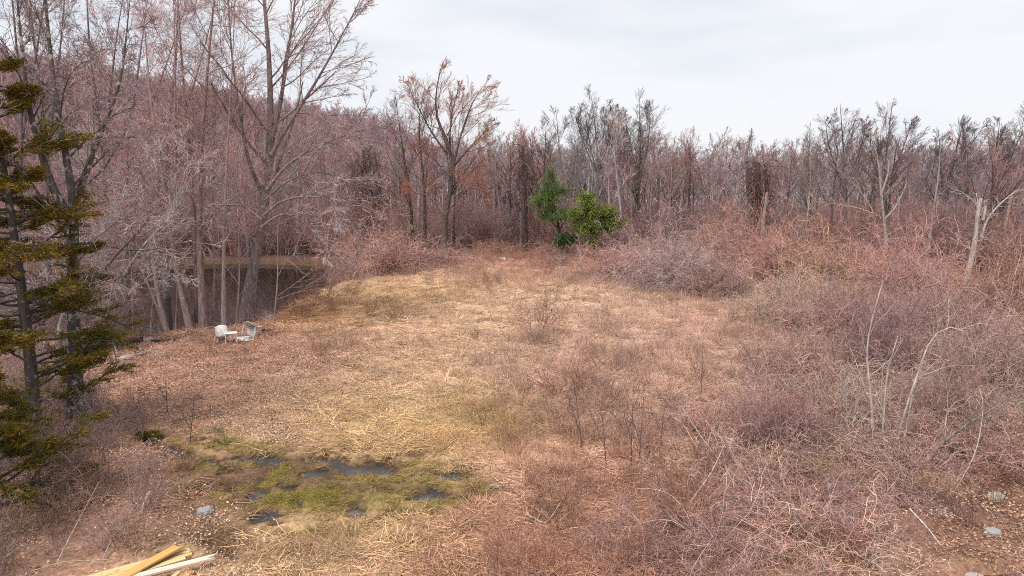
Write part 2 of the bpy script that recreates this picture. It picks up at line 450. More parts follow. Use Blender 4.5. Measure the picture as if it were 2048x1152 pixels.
M_GROUND, nt, b = new_mat("meadow_ground")
ga = N_(nt, "ShaderNodeAttribute", attribute_name="albedo")
tc = N_(nt, "ShaderNodeTexCoord")
mp = N_(nt, "ShaderNodeMapping"); mp.inputs["Scale"].default_value = (1.0, 1.0, 1.0)
nzA = N_(nt, "ShaderNodeTexNoise", i_Scale=9.0, i_Detail=8.0, i_Roughness=0.75)
nzB = N_(nt, "ShaderNodeTexVoronoi", i_Scale=14.0)
nt.links.new(tc.outputs["Object"], mp.inputs["Vector"]); nt.links.new(mp.outputs[0], nzA.inputs["Vector"]); nt.links.new(mp.outputs[0], nzB.inputs["Vector"])
mr = N_(nt, "ShaderNodeMapRange"); mr.inputs[1].default_value = .3; mr.inputs[2].default_value = .7; mr.inputs[3].default_value = .5; mr.inputs[4].default_value = 1.4
nt.links.new(nzA.outputs["Fac"], mr.inputs[0])
bw = N_(nt, "ShaderNodeRGBToBW"); nt.links.new(nzB.outputs["Color"], bw.inputs[0])
mr2 = N_(nt, "ShaderNodeMapRange"); mr2.inputs[3].default_value = .7; mr2.inputs[4].default_value = 1.3; nt.links.new(bw.outputs[0], mr2.inputs[0])
mm = N_(nt, "ShaderNodeMath", operation='MULTIPLY'); nt.links.new(mr.outputs[0], mm.inputs[0]); nt.links.new(mr2.outputs[0], mm.inputs[1])
vm = N_(nt, "ShaderNodeVectorMath", operation='SCALE'); nt.links.new(ga.outputs["Color"], vm.inputs[0]); nt.links.new(mm.outputs[0], vm.inputs["Scale"])
nt.links.new(vm.outputs[0], b.inputs["Base Color"])
bp = N_(nt, "ShaderNodeBump", i_Strength=0.9, i_Distance=0.06); nt.links.new(nzA.outputs["Fac"], bp.inputs["Height"]); nt.links.new(bp.outputs[0], b.inputs["Normal"])
b.inputs["Roughness"].default_value = 0.95; b.inputs["Specular IOR Level"].default_value = 0.1
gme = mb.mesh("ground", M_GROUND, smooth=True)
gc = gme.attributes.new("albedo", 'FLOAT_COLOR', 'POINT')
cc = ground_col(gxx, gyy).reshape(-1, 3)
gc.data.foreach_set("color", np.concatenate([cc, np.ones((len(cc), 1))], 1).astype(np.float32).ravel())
tag(link(bpy.data.objects.new("ground", gme)), kind="structure")

# water
def mat_water(name, col, rough, bscale, bstr):
    m, nt, b = new_mat(name)
    b.inputs["Base Color"].default_value = (*col, 1); b.inputs["Roughness"].default_value = rough
    b.inputs["Specular IOR Level"].default_value = 0.5; b.inputs["IOR"].default_value = 1.33
    tc = N_(nt, "ShaderNodeTexCoord"); mp = N_(nt, "ShaderNodeMapping"); mp.inputs["Scale"].default_value = (bscale, bscale * .5, 1)
    nz = N_(nt, "ShaderNodeTexNoise", i_Scale=1.0, i_Detail=3.0)
    nt.links.new(tc.outputs["Object"], mp.inputs[0]); nt.links.new(mp.outputs[0], nz.inputs["Vector"])
    bp = N_(nt, "ShaderNodeBump", i_Strength=bstr, i_Distance=0.02)
    nt.links.new(nz.outputs["Fac"], bp.inputs["Height"]); nt.links.new(bp.outputs[0], b.inputs["Normal"])
    return m
def sheet(name, poly, z, mat):
    mb = MB(); P = np.array(poly); c = P.mean(0); n = len(P)
    me = bpy.data.meshes.new(name); me.from_pydata([(p[0], p[1], z) for p in P], [], [list(range(n))]); me.materials.append(mat)
    return tag(link(bpy.data.objects.new(name, me)), kind="structure")
pp = np.array(POND); pc = pp.mean(0)
sheet("pond_water", pp, W_POND, mat_water("pond_water", (.013, .011, .007), 0.05, 1.2, 0.12))
wp = np.array(WET); wc = wp.mean(0)
sheet("stream_water", [G(x, y)[:2] for x, y in [(250, 850), (420, 885), (700, 895), (1020, 935), (1060, 1000), (900, 1050), (560, 1095), (400, 1040), (300, 930)]][::-1], W_STREAM, mat_water("stream_water", (.065, .06, .06), 0.03, 6, 0.05))
sheet("brook_water", [(3.0 + G(1900, 1170)[0] - 3, G(1900, 1190)[1]), (G(2400, 1190)[0], G(2400, 1190)[1]), (G(2400, 1090)[0], G(2400, 1090)[1]), (G(1900, 1130)[0], G(1900, 1130)[1])], -0.16, mat_water("brook_water", (.065, .06, .06), 0.03, 6, 0.05))

# far ridge, distance haze put into its bluish base colour
mb = MB()
xs = np.linspace(-500, 4200, 200); top = 42 + 55 * fbm(xs, xs * 0, 900, 61) + 14 * fbm(xs, xs * 0, 120, 63)
rows = []
for f, dy in ((0, -500), (.5, -250), (.85, -80), (1, 0), (.6, 300)):
    rows.append(np.stack([xs, np.full_like(xs, 2900 + dy), top * f - 2], -1))
gi = np.arange(5 * 200).reshape(5, 200)
mb.add(np.stack(rows), np.stack([gi[:-1, :-1], gi[:-1, 1:], gi[1:, 1:], gi[1:, :-1]], -1).reshape(-1, 4))
tag(link(bpy.data.objects.new("distant_hill", mb.mesh("distant_hill", mat_plain("distant_forest", (.13, .12, .17), 1.0, .8, 1.2, .02), True))), kind="structure")

# ---------------------------------------------------------------- scatter: one object of many uncountable pieces
def scatter(name, protos, X, Y, cols, scl, label, cat="undergrowth", idx=None, zoff=0.0, tilt=0.12, squash=None):
    n = len(X)
    coll = bpy.data.collections.new(name + "_pieces")
    for i, me in enumerate(protos):
        coll.objects.link(bpy.data.objects.new("%s_piece_%s" % (name, "abcdefghij"[i]), me))
    me = bpy.data.meshes.new(name); me.vertices.add(n)
    Z = hgt(X, Y) + zoff
    me.vertices.foreach_set("co", np.stack([X, Y, Z], -1).astype(np.float32).ravel())
    rot = np.stack([RNG.normal(size=n) * tilt, RNG.normal(size=n) * tilt, RNG.uniform(0, 6.283, n)], -1)
    s3 = np.repeat(np.asarray(scl, float)[:, None], 3, 1)
    if squash is not None: s3[:, 2] *= squash
    a = me.attributes.new("rot", 'FLOAT_VECTOR', 'POINT'); a.data.foreach_set("vector", rot.astype(np.float32).ravel())
    a = me.attributes.new("scl", 'FLOAT_VECTOR', 'POINT'); a.data.foreach_set("vector", s3.astype(np.float32).ravel())
    a = me.attributes.new("col", 'FLOAT_COLOR', 'POINT'); a.data.foreach_set("color", np.concatenate([np.clip(cols, .005, .9), np.ones((n, 1))], 1).astype(np.float32).ravel())
    a = me.attributes.new("idx", 'INT', 'POINT'); a.data.foreach_set("value", (RNG.integers(0, len(protos), n) if idx is None else idx).astype(np.int32))
    o = tag(link(bpy.data.objects.new(name, me)), label, cat, kind="stuff")
    ng = bpy.data.node_groups.new(name, 'GeometryNodeTree')
    ng.interface.new_socket("Geometry", in_out='INPUT', socket_type='NodeSocketGeometry')
    ng.interface.new_socket("Geometry", in_out='OUTPUT', socket_type='NodeSocketGeometry')
    gi = ng.nodes.new("NodeGroupInput"); go = ng.nodes.new("NodeGroupOutput")
    ip = ng.nodes.new("GeometryNodeInstanceOnPoints"); ci = ng.nodes.new("GeometryNodeCollectionInfo")
    ci.inputs["Collection"].default_value = coll; ci.inputs["Separate Children"].default_value = True; ci.inputs["Reset Children"].default_value = True
    ip.inputs["Pick Instance"].default_value = True
    def na(nm, ty):
        q = ng.nodes.new("GeometryNodeInputNamedAttribute"); q.data_type = ty; q.inputs["Name"].default_value = nm; return q.outputs["Attribute"]
    L = ng.links.new
    L(gi.outputs[0], ip.inputs["Points"]); L(ci.outputs[0], ip.inputs["Instance"])
    L(na("idx", 'INT'), ip.inputs["Instance Index"]); L(na("rot", 'FLOAT_VECTOR'), ip.inputs["Rotation"]); L(na("scl", 'FLOAT_VECTOR'), ip.inputs["Scale"])
    L(ip.outputs[0], go.inputs[0])
    md = o.modifiers.new("scatter", 'NODES'); md.node_group = ng
    return o

def sample(n, x0, x1, y0, y1, mask):
    X = RNG.uniform(x0, x1, n); Y = RNG.uniform(y0, y1, n)
    k = RNG.random(n) < mask(X, Y)
    return X[k], Y[k]

def in_view(X, Y, m=0.12):
    return (np.abs(X) < (0.75 + m) * np.maximum(Y, 4) + 2.0).astype(float)

# ---------------------------------------------------------------- growing trees
def spread_levels(tr, cr, P, R, L, spec, split=1, sides0=8):
    tubes(tr, P, R, sides0)
    for i, s in enumerate(spec):
        S, D, ln, r = kids(P, R, L, s['n'], s.get('t0', .25), s.get('t1', 1.), s['ang'], s['ratio'], s.get('rr', .55), s.get('sd', .2), s.get('shape', .5), s.get('rmin', .006), s.get('bias'))
        if s.get('lmax'): ln = np.minimum(ln, s['lmax'] * RNG.uniform(.6, 1.1, len(ln)))
        P, R, L = grow(S, D, ln, r, s['k'], s.get('w', .13), s.get('trop', (0, 0, .05)), s.get('taper', .35))
        tubes(tr if i < split else cr, P, R, s.get('sides', 3 if i >= split else 5))
    return P

def generic_tree(H, spec, r0=.22, wander=.04, lean=(0, 0, 1), stems=1, spread=.25):
    tr, cr = MB(), MB()
    D = norm(np.array([[lean[0] + RNG.normal() * spread * (stems > 1), lean[1] + RNG.normal() * spread * (stems > 1), 1] for _ in range(stems)]))
    S = np.zeros((stems, 3)); S[:, :2] = RNG.normal(size=(stems, 2)) * .18 * (stems > 1); S[:, 2] = -.25
    P, R, L = grow(S, D, np.full(stems, H) * RNG.uniform(.85, 1.0, stems), r0, 11, wander, (0, 0, .04), .12)
    spread_levels(tr, cr, P, R, L, spec)
    zmax = max(v[:, 2].max() for v in cr.v)
    return tr.mesh("trunk", M_BARK, True), cr.mesh("crown", M_TWIG), zmax

SP_VASE = [dict(n=13, t0=.34, t1=.98, ang=.58, ratio=.50, shape=.55, k=7, w=.08, trop=(.02, 0, .09), rr=.45),
           dict(n=9, t0=.2, ang=.52, ratio=.46, k=5, w=.11, trop=(.02, 0, .05), rr=.45, rmin=.015),
           dict(n=7, t0=.15, ang=.5, ratio=.55, k=3, w=.13, trop=(.03, 0, .03), rr=.5, rmin=.012),
           dict(n=3, t0=.2, ang=.5, ratio=.7, k=2, w=.16, rr=.6, rmin=.010)]
SP_SLIM = [dict(n=15, t0=.42, t1=.98, ang=.6, ratio=.30, shape=.5, k=6, w=.09, trop=(.01, 0, .10), rr=.40),
           dict(n=8, t0=.2, ang=.55, ratio=.5, k=5, w=.12, trop=(0, 0, .05), rr=.45, rmin=.014),
           dict(n=6, t0=.15, ang=.5, ratio=.55, k=3, w=.14, rr=.5, rmin=.011),
           dict(n=3, t0=.2, ang=.5, ratio=.7, k=2, w=.16, rr=.6, rmin=.009)]
SP_YOUNG = [dict(n=14, t0=.12, t1=.98, ang=.8, ratio=.42, shape=.6, k=6, w=.12, trop=(0, 0, .06), rr=.5),
            dict(n=8, t0=.15, ang=.7, ratio=.45, k=4, w=.16, trop=(0, 0, .0), rr=.5, rmin=.010),
            dict(n=6, t0=.15, ang=.65, ratio=.5, k=3, w=.18, trop=(0, 0, -.02), rr=.5, rmin=.008),
            dict(n=2, t0=.2, ang=.6, ratio=.7, k=2, w=.18, rr=.6, rmin=.008)]
VASE = [generic_tree(12.5, SP_VASE, .25, .05, (RNG.normal() * .06, 0, 1)) for _ in range(3)]
SLIM = [generic_tree(15, SP_SLIM, .19, .035) for _ in range(3)]
YOUNG = [generic_tree(7.5, SP_YOUNG, .07, .06, stems=3) for _ in range(3)]

RED = (.49, .275, .265); MAUVE = (.41, .305, .305); GREYT = (.25, .20, .195); PALET = (.36, .31, .30); BROWNT = (.24, .135, .105)
BARKC = (.30, .235, .22); BARKP = (.42, .32, .295); BARKD = (.10, .075, .065)

def put_tree(name, proto, x, y, H, label, group=None, tw=MAUVE, bk=BARKC, cat="tree", rot=None, sxy=1.0):
    s = H / proto[2]
    o = empty(name, (x, y, hz1(x, y)), label, cat, group, RNG.uniform(0, 6.28) if rot is None else rot, (s * sxy, s * sxy, s))
    part("trunk", proto[0], o, jit(bk)); part("crown", proto[1], o, jit(tw))
    return o

def tree_px(name, proto, px, Y, top, label, group=None, **kw):
    """a tree whose foot stands in column px at distance Y and whose top reaches the row top"""
    x = float(at(px, 480, Y)[0]); z = hz1(x, Y); H = float(at(px, top, Y)[2]) - z
    return put_tree(name, proto, x, Y, H, label, group, **kw)

def spline(pts, k):
    P = np.array(pts, float); n = len(P)
    Q = np.vstack([2 * P[0] - P[1], P, 2 * P[-1] - P[-2]])
    seg = np.concatenate([[0], np.cumsum(np.linalg.norm(np.diff(P, axis=0), axis=1))]); out = []
    for s in np.linspace(0, seg[-1], k):
        i = min(np.searchsorted(seg, s, side='right') - 1, n - 2); t = (s - seg[i]) / max(seg[i + 1] - seg[i], 1e-9)
        p0, p1, p2, p3 = Q[i:i + 4]
        out.append(.5 * (2 * p1 + (p2 - p0) * t + (2 * p0 - 5 * p1 + 4 * p2 - p3) * t * t + (3 * p1 - p0 - 3 * p2 + p3) * t ** 3))
    return np.array(out), seg[-1]

def hero_tree(name, label, stems, spec, tw=MAUVE, bk=BARKC, bark=None, cat="tree", k=14, split=1, crown=True, group=None, endcap=False, trunk_name="trunk"):
    """stems: list of (Y or list of Y, [(px,py)...], r0, r1); the first starts at the foot"""
    Ps, Rs, Ls = [], [], []
    for Y, pts, r0, r1 in stems:
        Yl = [Y] * len(pts) if np.isscalar(Y) else Y
        W = [at(p[0], p[1], yy) for p, yy in zip(pts, Yl)]
        P, L = spline(W, k); Ps.append(P); Ls.append(L); Rs.append(np.linspace(0, 1, k) ** .8 * (r1 * (1 if endcap else .3) - r0) + r0)
    P = np.array(Ps); R = np.array(Rs); L = np.array(Ls)
    R[0, 0] *= 1.45; R[0, 1] *= 1.12
    base = P[0, 0].copy(); gz = hz1(base[0], base[1]); base[2] = gz
    P[0, 0, 2] = min(P[0, 0, 2], gz - .15)
    P = P - base
    tr, cr = MB(), MB()
    spread_levels(tr, cr, P, R, L, spec, split, 10)
    if endcap: tubes(tr, P[:, -2:], R[:, -2:] * 1.0, 10, cap=True)
    o = empty(name, tuple(base), label, cat, group)
    part(trunk_name, tr.mesh(trunk_name, bark or M_BARK, True), o, bk)
    if crown and cr.n: part("crown", cr.mesh("crown", M_TWIG), o, tw)
    return o

# ---- the maples along the pond bank at left
SP_BIG = [dict(n=13, t0=.22, t1=.96, ang=.70, ratio=.36, shape=.5, k=9, w=.08, trop=(.03, -.01, .02), rr=.38, lmax=8.5, bias=(.2, 0, 0), rmin=.02),
          dict(n=8, t0=.12, t1=.97, ang=.5, ratio=.48, k=6, w=.10, trop=(.02, 0, -.01), rr=.45, rmin=.013),
          dict(n=6, t0=.15, ang=.45, ratio=.55, k=4, w=.10, trop=(.02, 0, -.03), rr=.5, rmin=.010),
          dict(n=3, t0=.2, ang=.42, ratio=.7, k=2, w=.12, rr=.6, rmin=.007)]
SP_BANK = [dict(n=13, t0=.26, t1=.98, ang=.85, ratio=.28, shape=.4, k=7, w=.12, trop=(.02, 0, .02), rr=.34, lmax=6),
           dict(n=8, t0=.12, ang=.6, ratio=.52, k=5, w=.13, rr=.45, rmin=.010),
           dict(n=6, t0=.12, ang=.5, ratio=.6, k=3, w=.13, trop=(.01, 0, -.03), rr=.5, rmin=.008),
           dict(n=3, t0=.2, ang=.45, ratio=.7, k=2, w=.14, rr=.6, rmin=.0065)]
YB = 33.2
hero_tree("maple_tree", "big grey maple with thick leaning trunk at the pond edge behind the white chairs",
          [(YB, [(490, 662), (497, 600), (512, 500), (528, 420), (537, 330), (541, 240), (537, 100), (522, -60), (512, -170)], .34, .07),
           (YB, [(539, 300), (556, 230), (574, 120), (590, 0), (600, -120)], .14, .05),
           (YB - 1, [(543, 310), (570, 262), (640, 150), (700, 40), (730, -20)], .11, .04),
           (YB - 1.5, [(534, 380), (575, 330), (640, 290), (720, 262), (790, 250)], .09, .02),
           (YB + 1, [(531, 400), (500, 330), (480, 230), (462, 90), (455, -60)], .12, .04),
           (YB - 2, [(528, 430), (570, 400), (640, 395), (690, 430), (720, 490)], .07, .015),
           (YB - 3, [(522, 455), (560, 430), (600, 440), (650, 490), (680, 530)], .06, .012), (YB - 1, [(530, 400), (580, 360), (650, 345), (710, 380), (750, 430)], .06, .012), (YB - 2, [(524, 440), (480, 410), (430, 420), (390, 460)], .06, .012)], SP_BIG, tw=(.46, .35, .35), bk=(.21, .16, .155))
hero_tree("maple_tree", "straight twin stemmed maple on the bank just behind the tipped white chair",
          [(31.8, [(410, 668), (402, 560), (399, 400), (410, 200), (428, 0), (438, -110)], .20, .05),
           (32.2, [(396, 660), (392, 520), (382, 350), (362, 100), (350, -100)], .17, .04)], SP_BANK, tw=(.52, .335, .33), bk=(.27, .185, .175))
hero_tree("maple_tree", "pair of maple stems leaning left from one foot beside the pond",
          [(31.5, [(384, 670), (360, 575), (345, 490), (330, 380), (302, 200), (285, 0)], .15, .04),
           (31.9, [(390, 668), (372, 575), (362, 490), (352, 350), (350, 120), (346, -60)], .13, .04)], SP_BANK, tw=(.52, .315, .315), bk=(.30, .215, .20))
hero_tree("maple_tree", "thin maple pair leaning furthest left over the pond water",
          [(31.0, [(338, 672), (318, 600), (306, 520), (292, 420), (262, 250), (240, 60)], .10, .03),
           (31.3, [(334, 670), (303, 585), (272, 515), (240, 440), (205, 330)], .07, .02)], SP_BANK, tw=(.52, .31, .31), bk=(.31, .235, .215))
hero_tree("maple_tree", "single slim pale stem between the twin maple and the big maple",
          [(31.6, [(448, 664), (447, 570), (449, 450), (455, 300), (466, 100), (470, -40)], .11, .03)], SP_BANK, tw=(.52, .35, .34), bk=(.32, .24, .225))
hero_tree("lichen_tree", "lichen spotted trunk leaning right over the water beside the dark maroon sheet",
          [(28.5, [(186, 668), (219, 602), (262, 530), (294, 483), (338, 438), (372, 385), (392, 320)], .12, .025),
           (28.2, [(222, 598), (262, 580), (300, 560), (345, 548), (385, 552)], .035, .008)], SP_BANK, tw=(.48, .40, .39), bk=(.24, .20, .185), bark=M_LICHEN)
hero_tree("lichen_tree", "lichen spotted stem leaning right, rising behind the cedar sprays",
          [(24, [(110, 690), (160, 520), (222, 452), (290, 400), (325, 345), (345, 280)], .09, .02)], SP_BANK, tw=(.46, .38, .38), bk=(.22, .185, .175), bark=M_LICHEN)
hero_tree("lichen_tree", "stout lichen patched maple forking high behind the cedar at the edge",
          [(17.5, [(152, 880), (150, 740), (146, 560), (146, 400), (120, 250), (100, 100), (84, -80)], .22, .06),
           (17.8, [(147, 420), (172, 345), (196, 280), (240, 160), (260, 0)], .10, .03),
           (17.3, [(146, 450), (100, 360), (60, 220), (40, 60), (30, -60)], .12, .04)], SP_BANK, tw=(.34, .26, .26), bk=(.12, .10, .10), bark=M_LICHEN)
for px, top, r0, lab in [(266, (252, 380), .05, "thinnest pale stem at the water, nearest the leaning lichen trunk"), (300, (322, 330), .055, "thin pale stem crossing the leaning maple pair at the water"), (352, (352, 300), .06, "thin straight stem in front of the left leaning maple pair"),
                        (424, (430, 260), .06, "thin stem hugging the right side of the straight twin maple"), (470, (486, 330), .05, "thin pinkish stem just left of the big maple foot"), (545, (566, 400), .045, "thin stem leaning right beside the big maple, over the water")]:
    hero_tree("slim_tree", lab, [(32.4, [(px, 668), ((px * 2 + top[0]) / 3 + 3, 560), ((px + top[0] * 2) / 3 - 3, 450), top, (top[0] + (top[0] - px) * .5, top[1] - 130)], r0, .02)], SP_YOUNG[:1] + SP_BANK[1:3], tw=(.44, .27, .26), bk=(.34, .25, .235))
for i, (px, Y, tops, lab) in enumerate([
        (35, 36, [(42, 250), (30, 60), (12, -120)], "tall grey tree nearest the frame edge, rising behind the cedar top"),
        (95, 38, [(92, 300), (70, 100), (48, -120)], "tall grey tree leaning left above the cedar sprays"),
        (215, 40, [(205, 300), (180, 100), (170, -90)], "tall bare tree rising between cedar and leaning lichen stem"),
        (330, 44, [(335, 300), (352, 120), (356, -60)], "tall dark stemmed tree standing left of the big maple crown"),
        (250, 47, [(255, 300), (275, 150), (300, -40)], "slender bare tree tilted right against the hillside")]):
    hero_tree("bare_tree", lab, [(Y, [(px, 560)] + tops, .17, .05), (Y + .6, [(tops[0][0], tops[0][1] + 40), (tops[1][0] + 50, tops[1][1]), (tops[2][0] + 90, tops[2][1])], .09, .03)],
              SP_BANK, tw=(.34, .235, .24), bk=(.16, .13, .13))

# ---- the landmark trees behind the meadow, silhouette darkness put into most twig colours
SP_FAR = [dict(n=13, t0=.20, t1=.94, ang=.62, ratio=.50, shape=.82, k=7, w=.07, trop=(.03, 0, .05), rr=.36, lmax=6),
          dict(n=8, t0=.15, t1=.97, ang=.52, ratio=.60, shape=.55, k=5, w=.09, trop=(.04, 0, .04), rr=.42, rmin=.013),
          dict(n=6, t0=.15, t1=.97, ang=.45, ratio=.62, k=3, w=.10, trop=(.04, 0, .03), rr=.5, rmin=.010),
          dict(n=3, t0=.15, ang=.42, ratio=.75, k=2, w=.12, rr=.6, rmin=.009)]
hero_tree("maple_tree", "tall windswept maple with red buds and dangling vines behind the meadow",
          [(70, [(888, 500), (890, 440), (902, 370), (900, 300), (872, 225), (878, 150), (893, 112)], .36, .06),
           (70, [(902, 350), (922, 270), (948, 200), (985, 150)], .17, .04), (70.5, [(896, 310), (862, 262), (830, 200), (808, 152)], .13, .03),
           (69, [(890, 430), (925, 390), (960, 370), (975, 420)], .09, .02), (70.5, [(902, 340), (935, 300), (965, 270), (990, 235)], .11, .03), (71, [(898, 300), (905, 220), (925, 160)], .1, .03), (69.5, [(896, 350), (860, 310), (835, 290), (815, 300)], .08, .02), (69, [(890, 440), (860, 395), (825, 390), (810, 440)], .08, .02)],
          SP_FAR, tw=(.44, .20, .14), bk=(.13, .09, .08))
hero_tree("bare_tree", "dark trunk, the lefthand one of the pair beside the windswept maple", [(71, [(826, 480), (822, 420), (812, 340), (800, 260), (790, 190)], .22, .05)], SP_FAR, tw=(.27, .17, .17), bk=(.09, .065, .06))
hero_tree("bare_tree", "dark trunk, the righthand one of the pair beside the windswept maple", [(70, [(848, 482), (850, 420), (845, 340), (838, 250), (850, 170)], .21, .05)], SP_FAR, tw=(.27, .18, .18), bk=(.09, .065, .06))
hero_tree("bare_tree", "tall fan shaped tree of many upright stems above the green pine",
          [(84, [(1195, 475), (1196, 380), (1195, 320), (1190, 250), (1180, 175)], .25, .04)] +
          [(84 + j * .4, [(1195 + a * .1, 350 - abs(a) * .2), (1195 + a * .6, 280), (1195 + a, 190 + abs(a) * .45)], .11, .03) for j, a in enumerate((-50, -28, 18, 38, 58))],
          SP_FAR, tw=(.22, .175, .18), bk=(.19, .16, .155))
hero_tree("bare_tree", "tall narrow tree standing to the right of the fan shaped one",
          [(82, [(1275, 475), (1278, 380), (1280, 290), (1278, 180)], .2, .04), (82, [(1278, 360), (1296, 290), (1300, 195)], .1, .03), (82.3, [(1277, 350), (1258, 280), (1256, 230)], .08, .03)],
          SP_FAR, tw=(.22, .17, .175), bk=(.18, .145, .14))
hero_tree("bare_tree", "tall slim tree between the vine column and the fan shaped tree", [(80, [(1130, 478), (1128, 380), (1118, 290), (1112, 222)], .18, .04)], SP_FAR, tw=(.22, .17, .175), bk=(.18, .145, .14))
hero_tree("bare_tree", "wide crowned tree, leftmost of the tall ones over the white dead snags",
          [(72, [(1690, 482), (1690, 400), (1688, 320), (1680, 205)], .27, .05), (72, [(1690, 380), (1660, 300), (1650, 235)], .14, .03), (72, [(1690, 370), (1720, 300), (1735, 230)], .14, .03)],
          SP_FAR, tw=(.25, .165, .17), bk=(.15, .11, .105))
hero_tree("bare_tree", "windswept tree with the highest crown behind the forked white snag",
          [(70, [(1775, 486), (1770, 400), (1772, 320), (1785, 205)], .27, .05), (70, [(1771, 370), (1800, 310), (1830, 230)], .15, .03), (70.5, [(1771, 390), (1745, 320), (1740, 250)], .12, .03)],
          SP_FAR, tw=(.23, .16, .165), bk=(.15, .115, .11))
hero_tree("bare_tree", "dark windswept tree leaning right above the thick broken snag",
          [(64, [(1880, 505), (1885, 420), (1905, 330), (1930, 235)], .24, .05), (64, [(1890, 390), (1930, 310), (1975, 240)], .14, .03), (64, [(1887, 400), (1880, 320), (1878, 260)], .11, .03)],
          SP_FAR, tw=(.20, .15, .16), bk=(.12, .095, .095))
hero_tree("bare_tree", "tall dark tree at the edge of the wood furthest right in view",
          [(60, [(1985, 525), (1985, 430), (1990, 330), (2000, 238)], .22, .05), (60, [(1986, 400), (2020, 320), (2045, 260)], .12, .03)], SP_FAR, tw=(.20, .15, .16), bk=(.12, .095, .095))

# dead white snags
SP_SNAG = [dict(n=8, t0=.3, t1=.98, ang=.75, ratio=.28, shape=.3, k=6, w=.18, trop=(0, 0, .02), rr=.3, rmin=.016),
           dict(n=4, t0=.3, ang=.6, ratio=.45, k=5, w=.16, rr=.5, rmin=.012), dict(n=3, t0=.3, ang=.6, ratio=.5, k=4, w=.15, rr=.6, rmin=.009)]
WHITE = (.34, .285, .265)
hero_tree("dead_snag", "forked white dead tree with bare limbs reaching left at the wood's edge",
          [(56, [(1774, 492), (1768, 440), (1763, 395), (1757, 330), (1748, 290), (1735, 262)], .16, .03),
           (55.5, [(1747, 430), (1738, 408), (1705, 365), (1672, 338)], .075, .02), (55, [(1748, 428), (1715, 416), (1670, 408), (1628, 404)], .06, .015),
           (56, [(1768, 440), (1790, 415), (1808, 380), (1813, 366)], .09, .05), (56.3, [(1762, 390), (1775, 350), (1778, 320)], .1, .06)],
          SP_SNAG, tw=(.42, .37, .35), bk=WHITE, endcap=True, bark=M_LICHEN)
hero_tree("dead_snag", "thick white dead trunk snapped off at the top, beside the frame edge",
          [(43, [(1928, 578), (1940, 530), (1952, 470), (1955, 430), (1962, 397)], .20, .10), (43, [(1962, 475), (1975, 440), (1998, 410), (2040, 375)], .085, .02),
           (43, [(1966, 440), (1970, 420), (1969, 402)], .09, .07), (42.5, [(1957, 420), (1945, 400), (1925, 385), (1905, 378)], .035, .012)],
          SP_SNAG, tw=(.40, .35, .33), bk=(.46, .39, .36), endcap=True, bark=M_LICHEN)
hero_tree("dead_snag", "slim pale trunk standing between the two white snags",
          [(53, [(1852, 528), (1860, 470), (1868, 415), (1878, 340), (1880, 280)], .16, .05)], SP_SNAG, tw=(.30, .24, .235), bk=(.33, .26, .235))
hero_tree("dead_snag", "short pale broken stem left of the forked white snag",
          [(62, [(1526, 440), (1530, 415), (1534, 385)], .16, .1)], [dict(n=3, t0=.4, ang=.7, ratio=.3, k=4, rr=.3)], tw=MAUVE, bk=(.30, .225, .2), endcap=True)

# column of vines
def vine_column(name, label, px, Y, base, top, rad):
    b = at(px, base, Y); t = at(px - 4, top, Y); gz = hz1(b[0], b[1]); H = t[2] - gz
    o = empty(name, (b[0], b[1], gz), label, "tree")
    tr = MB(); P, L = spline([(0, 0, -.2), (.1, 0, H * .4), (-.15, 0, H * .8), (-.25, 0, H)], 12)
    tubes(tr, P[None], np.linspace(.26, .12, 12)[None], 8); part("trunk", tr.mesh("trunk", M_BARK, True), o, (.10, .075, .068))
    vb = MB(); n = 340
    z = RNG.uniform(.15, 1, n) ** .8 * H; an = RNG.uniform(0, 6.28, n); rr = rad * RNG.uniform(.2, 1, n) * (1.25 - .5 * z / H)
    S = np.stack([np.cos(an) * rr, np.sin(an) * rr, z], -1)
    P, R, L = grow(S, np.stack([np.cos(an) * .5, np.sin(an) * .5, RNG.normal(size=n)], -1), RNG.uniform(1.2, 3.4, n), .026, 8, .28, (0, 0, -.30), .5)
    P[:, :, 2] = np.maximum(P[:, :, 2], 0.05)
    tubes(vb, P, R, 3)
    S, D, ln, r = kids(P, R, L, 4, .1, 1, .8, .3, .7, rmin=.017); P, R, L = grow(S, D, ln, r, 3, .25, (0, 0, -.1), .5); tubes(vb, P, R, 3)
    part("vines", vb.mesh("vines", M_TWIG), o, (.16, .10, .09))
vine_column("vine_column", "dark broken trunk wrapped in hanging vines left of the pine", 1050, 72, 480, 292, 1.25)
vine_column("vine_column", "dark vine draped trunk standing behind the pond side bramble mound", 738, 66, 500, 300, 1.1)
vine_column("vine_column", "vine draped stump of a tree at the right wood's edge", 1515, 66, 480, 325, .8)

# ---- countable trees of the woods, of kinds nothing tells apart
def place_many(n, x0, x1, y0, y1, mask, mind, seedpts=None):
    pts = [] if seedpts is None else list(seedpts); out = []
    tries = 0
    while len(out) < n and tries < n * 60:
        tries += 1
        x, y = RNG.uniform(x0, x1), RNG.uniform(y0, y1)
        if not mask(x, y): continue
        if any((x - a) ** 2 + (y - b) ** 2 < mind * mind for a, b in pts): continue
        pts.append((x, y)); out.append((x, y))
    return out

